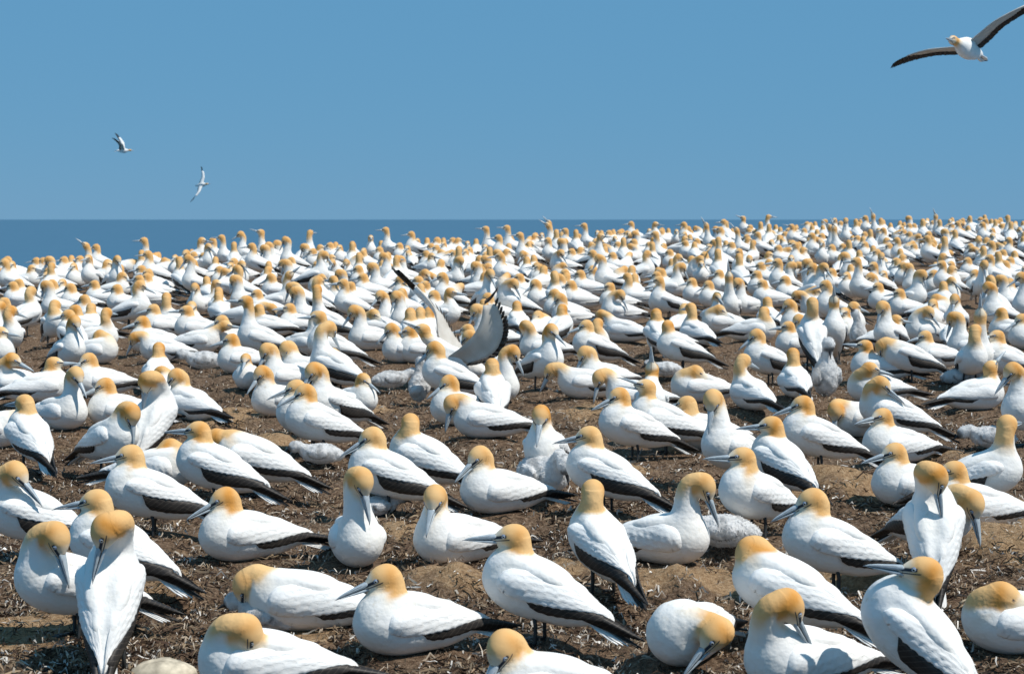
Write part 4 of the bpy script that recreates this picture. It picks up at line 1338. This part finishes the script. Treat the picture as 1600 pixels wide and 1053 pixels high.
def spread_wing(root, lead, chord, cam_up, n=16, m=6, feathers=22, black_from=0.66, tip_black=0.62, thick=0.012, reach=0.80):
    """Open wing between a leading-edge line and chord vectors: white arm part, black flight feathers as its sub-part."""
    lead = np.array(lead, float); chord = np.array(chord, float)
    s = np.linspace(0, 1, n)
    ss = np.linspace(0, 1, len(lead))
    def cr(P, q):
        # smooth interpolation through the control points
        out = np.zeros((len(q), 3))
        for i, v in enumerate(q):
            f = v * (len(P) - 1); k = min(int(f), len(P) - 2); t = f - k
            p0, p1, p2, p3 = P[max(k - 1, 0)], P[k], P[k + 1], P[min(k + 2, len(P) - 1)]
            out[i] = 0.5 * (2 * p1 + (p2 - p0) * t + (2 * p0 - 5 * p1 + 4 * p2 - p3) * t * t + (3 * p1 - p0 - 3 * p2 + p3) * t ** 3)
        return out
    Lq = cr(lead, s); Cq = cr(chord, s)
    nrm = np.cross(np.gradient(Lq, axis=0), Cq); nrm /= np.linalg.norm(nrm, axis=1)[:, None] + 1e-9
    nrm *= np.sign((nrm @ np.array(cam_up)).sum())
    def sheet(t0, t1, smax, th, drop):
        k = s <= smax + 1e-6
        t = np.linspace(t0, t1, m)
        prof = 1 - t
        a = Lq[k][:, None] + Cq[k][:, None] * t[None, :, None] + nrm[k][:, None] * (0.03 * np.sin(math.pi * np.clip(t, 0, 1)) * 1.0)[None, :, None]
        thk = th * (0.25 + prof) ** 0.8
        up = a + nrm[k][:, None] * (thk - drop)[None, :, None] * 0.5
        dn = a - nrm[k][:, None] * (thk + drop)[None, :, None] * 0.5
        nn = k.sum()
        ring = np.concatenate([up, dn[:, ::-1]], 1).reshape(-1, 3)
        F = grid_faces(nn, 2 * m, True)
        mi = np.tile(np.array([0] * (m - 1) + [0] + [1] * (m - 1) + [1]), nn - 1)
        c0 = np.arange(2 * m)[None, ::-1]; c1 = (np.arange(2 * m) + (nn - 1) * 2 * m)[None, :]
        return ring, [F, c0, c1], np.concatenate([mi, [0, 0]])
    V, F, mi = sheet(0.0, min(1.0, black_from + 0.04), reach, thick, 0.0)
    w = link("wing", mesh_np("wing", V, F, [M_WING, M_UNDER], mi), root)
    parts = []
    for i in range(feathers):
        q = (i + 0.5) / feathers
        p = cr(lead, [q])[0]; c = cr(chord, [q])[0]
        nr = nrm[min(n - 1, int(q * (n - 1)))]
        al = cr(lead, [min(1, q + 0.03)])[0] - cr(lead, [max(0, q - 0.03)])[0]
        wd = np.linalg.norm(cr(lead, [min(1, q + 0.5 / feathers)])[0] - cr(lead, [max(0, q - 0.5 / feathers)])[0]) * 0.75 + 0.004
        al /= np.linalg.norm(al) + 1e-9
        outer = smooth01(tip_black, max(0.9, tip_black + 0.06), np.array([q]))[0]
        t0 = black_from * (1 - outer) + 0.02 * outer
        u = np.linspace(0, 1, 4)
        tt = t0 + (1.0 + 0.012 * ((i * 7) % 3 - 1) - t0) * u
        ctr = p + c * tt[:, None] + al * (0.02 + 0.07 * outer) * (u ** 1.5)[:, None] + nr * (0.03 * np.sin(math.pi * np.clip(tt, 0, 1)) - 0.002 - 0.002 * (i % 2))[:, None]
        ww = wd * np.array([1.2, 1.35, 1.3, 0.75])
        ring = np.stack([ctr + al * ww[:, None], ctr + nr * 0.003, ctr - al * ww[:, None], ctr - nr * 0.003], 1).reshape(-1, 3)
        parts.append((ring, [grid_faces(4, 4, True), np.array([[0, 1, 2, 3]]), np.array([[3, 2, 1, 0]]) + 12]))
    V, F = merge(parts)
    link("flight_feathers", mesh_np("flight_feathers", V, F, [M_BLACK], smooth=False), w)
    return w

def flyer(px, py, D, heading, roll, pitch, dihedral, sweep, label, lod):
    root = build_gannet('f', 'f', {'wings': 'up'}, lod, 0, 0.0)
    for sd in (1, -1):
        dh = math.radians(dihedral[0] if sd > 0 else dihedral[1])
        lead, chord = [], []
        for r_, fx, ch in ((0.0, 0.075, 0.27), (0.16, 0.10, 0.25), (0.36, 0.13, 0.20), (0.60, 0.07, 0.150), (0.80, -0.02, 0.085), (0.93, -0.10, 0.018)):
            bend = dh * (1.0 - 0.14 * (r_ / 0.93) ** 2)
            lead.append((fx - sweep * r_, sd * (0.055 + r_ * math.cos(bend)), 0.045 + r_ * math.sin(bend)))
            chord.append((-ch, 0.0, -0.02))
        spread_wing(root, lead, chord, (0, 0, 1), feathers=40, black_from=0.76, reach=0.68, tip_black=0.50)
    P = CAM + ray(px, py) * D
    root.location = P
    root.rotation_mode = 'QUATERNION'
    q = Matrix.Rotation(math.radians(heading), 4, 'Z') @ Matrix.Rotation(math.radians(-pitch), 4, 'Y') @ Matrix.Rotation(math.radians(roll), 4, 'X')
    root.rotation_quaternion = q.to_quaternion()
    tag(root, label, "gannet", "gannets flying over the colony")
flyer(1512, 78, 18.0, 229, 21, 8, (14, 19), 0.10, "gannet gliding overhead at the top right with long wings spread wide", 0)
flyer(193, 236, 82.0, 8, 8, 0, (62, 50), 0.30, "distant flying gannet with wings raised high, the upper of the two over the sea", 2)
flyer(316, 289, 82.0, 333, 60, 4, (6, 6), 0.16, "distant gannet banking steeply with white back showing, lower of the two over the sea", 2)

# ------------------------------------------------------------------ the colony
ANCHOR_EXTRA = []
def stand(b, root):
    root.location = (b['loc'][0], b['loc'][1], b['loc'][2] - 0.004)
    root.rotation_euler = (0, 0, math.radians(b['head']))
    root.scale = (b['S'],) * 3

N_SINGLE = 296
stretch = dict(px=661, py=515, head=176, post='t', pose='h', ov={'H': (0.235, 0, 0.345), 'p': 24.0, 'wings': 'up'}, size=1.0,
               label="gannet stretching both wings up, grey underwing with black edge showing", short="the wing-stretching gannet", row=0)
stretch['loc'], stretch['S'] = place(stretch)

for i, b in enumerate(BIRDS[:N_SINGLE]):
    D = b['loc'][1]
    lod = 0 if D < 10.8 else (1 if D < 17.0 else 2)
    style = 1 if b['post'] in 'tT' and random.random() < 0.55 else (2 if b['post'] == 's' and random.random() < 0.55 else 0)
    ov = dict(b['ov'])
    tone = random.uniform(-0.22, 0.30) if lod < 2 else 0.05
    ov.pop('S', None)
    b['obj'] = build_gannet(b['pose'], b['post'], ov, lod, style, tone)
    stand(b, b['obj'])

# the one with its wings up
sroot = build_gannet('h', 't', dict(stretch['ov']), 0, 0, 0.0)
stand(stretch, sroot)
# near wing (its left): raised back, pale underside to the camera; far wing: up and forward, nearly edge on
spread_wing(sroot, [(0.02, 0.09, 0.25), (-0.09, 0.14, 0.33), (-0.19, 0.17, 0.43), (-0.25, 0.18, 0.55), (-0.265, 0.18, 0.68)],
            [(-0.17, 0.02, -0.07), (-0.23, 0.02, -0.10), (-0.235, 0.02, -0.09), (-0.20, 0.02, -0.04), (-0.10, 0.01, 0.03)], (0, -1, 0.2), feathers=26, tip_black=0.93, black_from=0.85, reach=0.97)
spread_wing(sroot, [(0.08, -0.07, 0.26), (0.12, -0.12, 0.42), (0.15, -0.16, 0.60), (0.27, -0.20, 0.75), (0.43, -0.22, 0.90)],
            [(-0.18, -0.18, 0.0), (-0.09, -0.20, 0.0), (-0.02, -0.18, -0.02), (0.02, -0.12, -0.04), (0.01, -0.02, -0.02)], (0.6, 0.6, 0), feathers=18, tip_black=0.52, black_from=0.96)
tag(sroot, stretch['label'], "gannet", "gannets of the colony")
stretch['obj'] = sroot

# ---- labels: the near birds are described one by one, the others by look and by a landmark bird close by
def facing(b):
    yaw = POSES[b['pose']][1] + b['ov'].get('y', 0)
    if b['ov'].get('mir'): yaw = -yaw
    a = (b['head'] + yaw) % 360
    if 125 <= a <= 235: return "facing left"
    if a <= 55 or a >= 305: return "facing right"
    return "facing away" if a < 180 else "facing us"
def look(b):
    p, f = b['pose'], facing(b)
    st = "sitting" if b['post'] == 's' else "standing"
    pit = b['ov'].get('p', POSES[p][2])
    if p == 'k' or pit > 30: return "sky-pointing gannet"
    if p in 'pb': return "preening gannet"
    if p == 'l': return "dozing gannet"
    if p == 'd': return "bowing gannet"
    if p in 'gw': return "neck-stretching gannet"
    if p == 'u': return "long-necked gannet " + f
    if pit < -30: return "bill-lowered gannet " + f
    return st + " gannet " + f

anchors = [(b['px'], b['py'], b['short']) for b in BIRDS if b['short']] + [(stretch['px'], stretch['py'], stretch['short'])]
B_ANCHOR = [(520, 513, "long-necked gannet beside a row of four resting birds"), ]
mid_named = {
    (117, 502): ("tall-necked gannet looking down right with slate bill, far left of the colony", "the tall-necked far-left gannet"),
    (385, 470): ("very tall-necked gannet with level dark bill, standing above its neighbours left of centre", "the giraffe-necked gannet"),
    (1303, 470): ("sky-pointing gannet with big striped bill and long white breast, standing at right", "the big sky-pointing gannet"),
    (1269, 473): ("back-turned gannet with tall orange neck beside the big sky-pointing one", "the orange-necked gannet"),
    (1043, 511): ("gannet with bowed orange crown and bill hanging over its own long black wing", "the bill-down gannet"),
    (1121, 463): ("small round gannet facing us with dark bill, in front of a larger one", "the small round gannet"),
    (720, 449): ("plump grey-white gannet with its head bent behind its own breast", "the head-hidden gannet"),
    (862, 516): ("slim tall gannet facing right with dark-lined bill, chick flipper beside it", "the slim right-facing gannet"),
    (1377, 542): ("gannet arching its orange neck straight down behind a sitting neighbour", "the neck-arching gannet"),
    (1564, 488): None,
    (970, 460): ("curled gannet with its head tucked down beside its round white body, mid picture", "the curled gannet"),
    (1595, 432): ("large gannet at the right edge with thick golden neck bent down", "the thick-necked gannet"),
    (1290, 444): ("gannet with vivid orange head standing behind the big sky-pointing one", "the vivid-headed gannet"),
    (804, 443): ("gannet twisting its round orange head onto its black-edged wing, right of centre", "the back-scratching gannet"),
    (496, 452): ("gannet with thin tall neck rising in front of another, left of centre", "the thin-necked gannet"),
}
for b in BIRDS:
    key = (round(b['px']), round(b['py']))
    if b['label'] is None and mid_named.get(key):
        b['label'], b['short'] = mid_named[key]
        anchors.append((b['px'], b['py'], b['short']))
# a few landmark birds of the far rows
far_named = {
    (293, 403): ("far gannet with long downcurved neck and forked white back, left of the skyline middle", "the fork-backed gannet"),
    (600, 359): ("gannet with tall orange neck rising against the sea, alone on the skyline", "the lone skyline gannet"),
    (858, 341): ("tallest skyline gannet, bill pointed up past the horizon", "the tallest skyline gannet"),
    (939, 370): ("long-necked far gannet with raised orange head and slim white breast", "the raised-head gannet"),
    (1201, 339): ("skyline gannet with thin neck and head above the horizon, right of centre", "the thin skyline gannet"),
    (1364, 338): ("skyline gannet with orange neck stretched straight up beside a sitting one", "the stretched skyline gannet"),
    (1338, 408): ("far long-necked gannet with pale bill held out left above a crowd", "the pale-billed tall gannet"),
    (1476, 374): ("far gannet with narrow tall orange nape in the right-hand crowd", "the narrow-naped gannet"),
    (505, 405): ("far gannet with bill hanging down over a white breast, left of centre", "the far bill-down gannet"),
    (158, 381): ("skyline gannet at left beside a white-backed dozing one", "the left skyline gannet"),
    (224, 377): None,
    (1320, 386): None,
}
def near_key(b, table, tol=4):
    for (x, y), v in table.items():
        if abs(b['px'] - x) <= tol and abs(b['py'] - y) <= tol and v: return (x, y), v
    return None, None
used_far = set()
for b in BIRDS:
    if b['row'] == 2 and b['label'] is None:
        k, v = near_key(b, far_named)
        if v and k not in used_far:
            used_far.add(k); b['label'], b['short'] = v
            anchors.append((b['px'], b['py'], b['short']))

def direction(dx, dy):
    a = math.degrees(math.atan2(-dy * 1.6, dx)) % 360
    return ("right of", "behind and right of", "straight behind", "behind and left of", "left of",
            "in front and left of", "straight in front of", "in front and right of")[int(((a + 22.5) % 360) // 45)]
ORD = ["first", "second", "third", "fourth", "fifth", "sixth", "seventh", "eighth", "ninth", "tenth", "eleventh", "twelfth"]
buckets = {}
for b in BIRDS[:N_SINGLE]:
    if b['label']: continue
    s = 1.0 / max(20.0, (b['py'] - 300))
    best = min(anchors, key=lambda a: ((a[0] - b['px']) ** 2 + (2.0 * (a[1] - b['py'])) ** 2))
    dx, dy = b['px'] - best[0], b['py'] - best[1]
    buckets.setdefault((best[2], direction(dx, dy), look(b)), []).append((math.hypot(dx, dy), b))
for (anch, dr, lk), lst in buckets.items():
    lst.sort(key=lambda t: t[0])
    for i, (_, b) in enumerate(lst):
        if len(lst) == 1:
            b['label'] = "%s, %s %s" % (lk, dr, anch)
        else:
            b['label'] = "%s, %s one %s %s" % (lk, ORD[min(i, 11)], dr, anch)
for b in BIRDS[:N_SINGLE]:
    if len(b['label'].replace('-', ' ').split()) > 16: print('LONG', b['label'])
    tag(b['obj'], b['label'], "gannet", "gannets of the colony")

# ---- the farthest rows: past the first 300 the rest are one object
def far_rows():
    rest = BIRDS[N_SINGLE:]
    pts = [(b['loc'][0], b['loc'][1]) for b in BIRDS]
    items = [(b['pose'], b['post'], {k: v for k, v in b['ov'].items() if k != 'S'}, b['loc'], b['head'], b['S']) for b in rest]
    r = np.random.default_rng(23)
    tries = 0; add = 0
    while add < 230 and tries < 40000:
        tries += 1
        Y = 21 + 19 * r.random(); X = (r.random() * 2 - 1) * (0.32 * Y + 0.5)
        if Y > crest(X) - 0.2: continue
        if min((px - X) ** 2 + (py - Y) ** 2 for px, py in pts if abs(py - Y) < 2) < 0.43 ** 2: continue
        pts.append((X, Y)); add += 1
        pose = r.choice(list("nnnnnnhhlpdw")); post = 's' if pose not in 'h' else 't'
        hd = r.choice([180, 190, 200, 170, 160, 100, 80, 60, 0, 340, 260, 230]) + r.uniform(-12, 12)
        items.append((pose, post, {'H': POSES[pose][0]}, np.array([X, Y, z_plane(X, Y)]), hd, r.uniform(0.95, 1.05)))
    Vs, Fq, mi, Cs, Hs, Dk = [], {}, {}, [], [], []
    off = 0
    def put(V, F, m, col=None, hc=None, dk=None):
        nonlocal off
        n = len(V)
        Vs.append(V); Cs.append(col if col is not None else np.tile([0.8, 0.8, 0.8, 1], (n, 1)))
        Hs.append(hc if hc is not None else np.full((n, 3), -1.0)); Dk.append(dk if dk is not None else np.zeros(n))
        for f in F:
            f = np.asarray(f) + off
            Fq.setdefault(f.shape[1], []).append(f); mi.setdefault(f.shape[1], []).append(np.full(len(f), m))
        off += n
    wings = {(st, sd): folded_wing(sd, st, 9, 4, False) for st in (0, 2) for sd in (-1, 1)}
    ffs = {(st, sd): flight_feathers(sd, st, 6, 3, False) for st in (0, 2) for sd in (-1, 1)}
    tl = tail_fan(False, False)
    bv, bf, bd = mandible(True, 4, 4, True)
    for pose, post, ov, loc, hd, S in items:
        V, Q, col, hl, H, Fr = body_mesh(pose, post, ov, 0.034, False, 0.05, cached=True)
        a = math.radians(hd)
        Rz = np.array([[math.cos(a), -math.sin(a), 0], [math.sin(a), math.cos(a), 0], [0, 0, 1]])
        W = lambda P: (P @ Rz.T) * S + loc
        _, R, T = torso_matrix(post)
        put(W(V), [Q], 0, col, hl)
        st = 0 if post != 's' or r.random() < 0.5 else 2
        for sd in (-1, 1):
            put(W(wings[st, sd][0] @ R.T + T), wings[st, sd][1], 1)
            put(W(ffs[st, sd][0] @ R.T + T), ffs[st, sd][1], 2)
        put(W(tl[0] @ R.T + T), tl[1], 1)
        put(W(bv @ Fr + H), bf, 3, dk=bd)
    faces = [np.concatenate(v) for v in Fq.values()]
    mids = np.concatenate([np.concatenate(v) for v in mi.values()])
    me = mesh_np("far_gannet_rows", np.concatenate(Vs), faces, [M_BODY, M_WING, M_BLACK, M_BILL], mids,
                 {'Col': ('FLOAT_COLOR', np.concatenate(Cs)), 'hc': ('FLOAT_VECTOR', np.concatenate(Hs)), 'dk': ('FLOAT', np.concatenate(Dk))})
    o = link("far_gannet_rows", me)
    tag(o, "crowded far rows of gannets packed along the skyline", kind='stuff')
    return len(items)
print("far rows", far_rows())

# ------------------------------------------------------------------ chicks
def chick(px, py, heading, kind, size, label, nod=0.0):
    """Downy chick: body with head, down tufts, dark bill and eyes. (px, py) is the middle of its body."""
    if kind == 'lying':
        bc, br = (-0.01, 0, 0.066), (0.130, 0.096, 0.076)
        neck = np.array([[0.09, 0, 0.075], [0.145, 0, 0.115], [0.175, 0.0, 0.115 - nod]])
        H = np.array([0.185, 0, 0.118 - nod]); pit = math.radians(-22 - nod * 400)
    elif kind == 'up':
        bc, br = (0, 0, 0.105), (0.085, 0.085, 0.125)
        neck = np.array([[0.01, 0, 0.17], [0.012, 0, 0.25], [0.03, 0, 0.315]])
        H = np.array([0.035, 0, 0.325]); pit = math.radians(-62 if nod >= 0 else 55)
    else:   # big chick sitting with its head hung forward
        bc, br = (-0.02, 0, 0.105), (0.165, 0.125, 0.100)
        neck = np.array([[0.08, 0, 0.14], [0.14, 0, 0.215], [0.185, 0, 0.185]])
        H = np.array([0.195, 0, 0.175]); pit = math.radians(-68)
    f_ = np.array([math.cos(pit), 0, math.sin(pit)]); up = np.array([-math.sin(pit), 0, math.cos(pit)])
    Fr = np.stack([f_, np.array([0, 1.0, 0]), up])
    def sdf(P):
        d = sd_ell(P, bc, br)
        d = smin(d, sd_ell(P, (bc[0] - br[0] * 0.85, 0, bc[2] * 0.8), (0.06, 0.05, 0.04)), 0.04)
        for sd in (-1, 1):
            d = smin(d, sd_ell(P, (bc[0] + 0.02, sd * br[1] * 0.92, bc[2] + 0.01), (br[0] * 0.55, 0.020, br[2] * 0.45)), 0.016)
        d = smin(d, sd_chain(P, neck, np.array([0.050, 0.036, 0.032])), 0.035)
        d = smin(d, sd_ell((P - H) @ Fr.T, (0, 0, 0), (0.050, 0.041, 0.042)), 0.014)
        return d + 0.004 * (np.sin(P[:, 0] * 95) * np.sin(P[:, 1] * 87) * np.sin(P[:, 2] * 91))
    V, Q = surface_nets(sdf, np.array([-0.27, -0.16, -0.03]), np.array([0.28, 0.16, 0.40]), 0.0115)
    hl = (V - H) @ Fr.T
    mask = smooth01(0.012, 0.034, hl[:, 0] - 0.010 * np.abs(hl[:, 2]) / 0.03) * (1 - smooth01(0.05, 0.06, np.linalg.norm(hl, axis=1)))
    greyback = smooth01(0.55, 0.9, vnoise(V[:, 0] * 26, V[:, 1] * 26 + V[:, 2] * 20, 5)) * 0.35
    for sd in (-1, 1):                     # dark quill line along each stubby wing
        q = np.stack([V[:, 0] - (bc[0] + 0.02), V[:, 1] - sd * br[1] * 0.98, V[:, 2] - (bc[2] + 0.01)], 1)
        e2 = np.hypot(q[:, 0] / (br[0] * 0.58), q[:, 2] / (br[2] * 0.5))
        greyback = np.maximum(greyback, 0.75 * np.exp(-((e2 - 1.0) / 0.10) ** 2) * (np.abs(q[:, 1]) < 0.04) * (q[:, 2] < 0.01))
    col = np.array([0.82, 0.815, 0.81]) * (1 - greyback)[:, None] * (1 - mask)[:, None] + np.array([0.030, 0.030, 0.034]) * mask[:, None]
    root = bpy.data.objects.new("gannet_chick", None); COLL.objects.link(root); root.empty_display_size = 0.1
    link("body", mesh_np("body", V, [Q], [M_CHICK], attrs={'Col': ('FLOAT_COLOR', np.concatenate([col, np.ones((len(V), 1))], 1))}), root)
    r = np.random.default_rng(int(px))
    e = 0.003
    k = r.integers(0, len(V), 2200); k = k[mask[k] < 0.2]
    g = np.stack([sdf(V[k] + e * np.eye(3)[i]) - sdf(V[k] - e * np.eye(3)[i]) for i in range(3)], 1)
    g /= np.linalg.norm(g, axis=1)[:, None] + 1e-9
    sd_ = np.cross(g, r.normal(0, 1, (len(k), 3))); sd_ /= np.linalg.norm(sd_, axis=1)[:, None] + 1e-9
    fw = np.cross(sd_, g); fw *= np.where(fw[:, :1] > 0, -1, 1)
    ln = r.uniform(0.008, 0.018, (len(k), 1))
    base = V[k] + g * 0.0012
    tip = base + fw * ln + g * ln * r.uniform(0.08, 0.32, (len(k), 1))
    Vt = np.stack([base + sd_ * 0.0032, base - sd_ * 0.0032, tip], 1)
    flip = np.einsum('ij,ij->i', np.cross(Vt[:, 1] - Vt[:, 0], Vt[:, 2] - Vt[:, 0]), g) < 0
    Vt[flip] = Vt[flip][:, [1, 0, 2]]
    Vt = Vt.reshape(-1, 3)
    ct_ = np.repeat(np.concatenate([col[k], np.ones((len(k), 1))], 1), 3, 0)
    dn = link("down", mesh_np("down", Vt, [np.arange(len(Vt)).reshape(-1, 3)], [M_CHICK], attrs={'Col': ('FLOAT_COLOR', ct_)}, smooth=False), root)
    dn['kind'] = "stuff"
    MH = head_matrix(H, Fr)
    u = np.linspace(0, 1, 6)
    Vb, Fb = tube(np.stack([0.030 + 0.075 * u, 0 * u, -0.004 - 0.006 * u ** 2], 1), np.interp(u, [0, 0.4, 1], [0.015, 0.010, 0.0025]), 8, flat=(0.85, 1.0))
    link("bill", mesh_np("bill", Vb, Fb, [M_CHICKBILL]), root, MH)
    for sd in (-1, 1):
        link("eye", SHARED['eye', sd], root, MH @ Matrix.Translation((0.020, sd * 0.029, 0.008)) @ Matrix.Rotation(-sd * 0.5, 4, 'Z') @ Matrix.Scale(0.75, 4))
    # the middle of the body sits over the ground point
    d = ray(px, py); hz = 0.07 * size
    t = (-SLOPE * 6.2 - CAM[2] + hz) / (d[2] - SLOPE * d[1])
    P = CAM + t * d
    root.location = (P[0], P[1], z_plane(P[0], P[1]) + 0.002)
    root.rotation_euler = (0, 0, math.radians(heading)); root.scale = (size,) * 3
    tag(root, label, "gannet chick", "downy chicks among the adults")
M_CHICKBILL = mat_plain("black_chick_bill", (0.022, 0.022, 0.025), 0.5, 0.4)

chick(852, 752, 300, 'big', 1.05, "large grey-white chick hanging its black face, below the pale-faced parent")
chick(1128, 828, 178, 'lying', 1.0, "white chick lying flat with dark face, between the right-facing parent and its neighbour")
chick(420, 960, 160, 'lying', 0.82, "chick tucked under the bending parent, white with dark-smudged back")
chick(592, 790, 20, 'lying', 0.65, "white fluffy chick lying under a blue-eyed parent behind the arched-neck gannet")
chick(500, 708, 184, 'lying', 0.8, "dark-faced chick peeping from under the nearer twin")
chick(612, 592, 12, 'lying', 0.9, "small chick lying on the soil facing right with dark head, left of centre")
chick(654, 612, 70, 'up', 0.85, "upright chick seen from behind beside a dark-billed sitting gannet")
chick(1290, 598, 285, 'up', 1.15, "tall upright chick with bowed black face, beneath the big sky-pointing gannet")
chick(1500, 588, 350, 'lying', 0.85, "white fluffy chick lying in front of a sitting gannet near the right edge", 0.03)
chick(1548, 682, 178, 'lying', 0.9, "lying chick with round white head, beside the gannet at the right edge", 0.02)
chick(1474, 852, 240, 'lying', 0.7, "small chick half hidden under the drooping gannet")
chick(1341, 530, 170, 'up', 0.95, "chick pointing its black bill upward among adults at right", -1)
chick(318, 562, 195, 'lying', 1.0, "grey shaded chick with black face lying between sitting adults at left")
chick(1040, 576, 190, 'lying', 0.8, "chick lying under the bill-down gannet")
chick(996, 430, 175, 'lying', 0.9, "far white chick lying on bare soil right of the picture's middle")
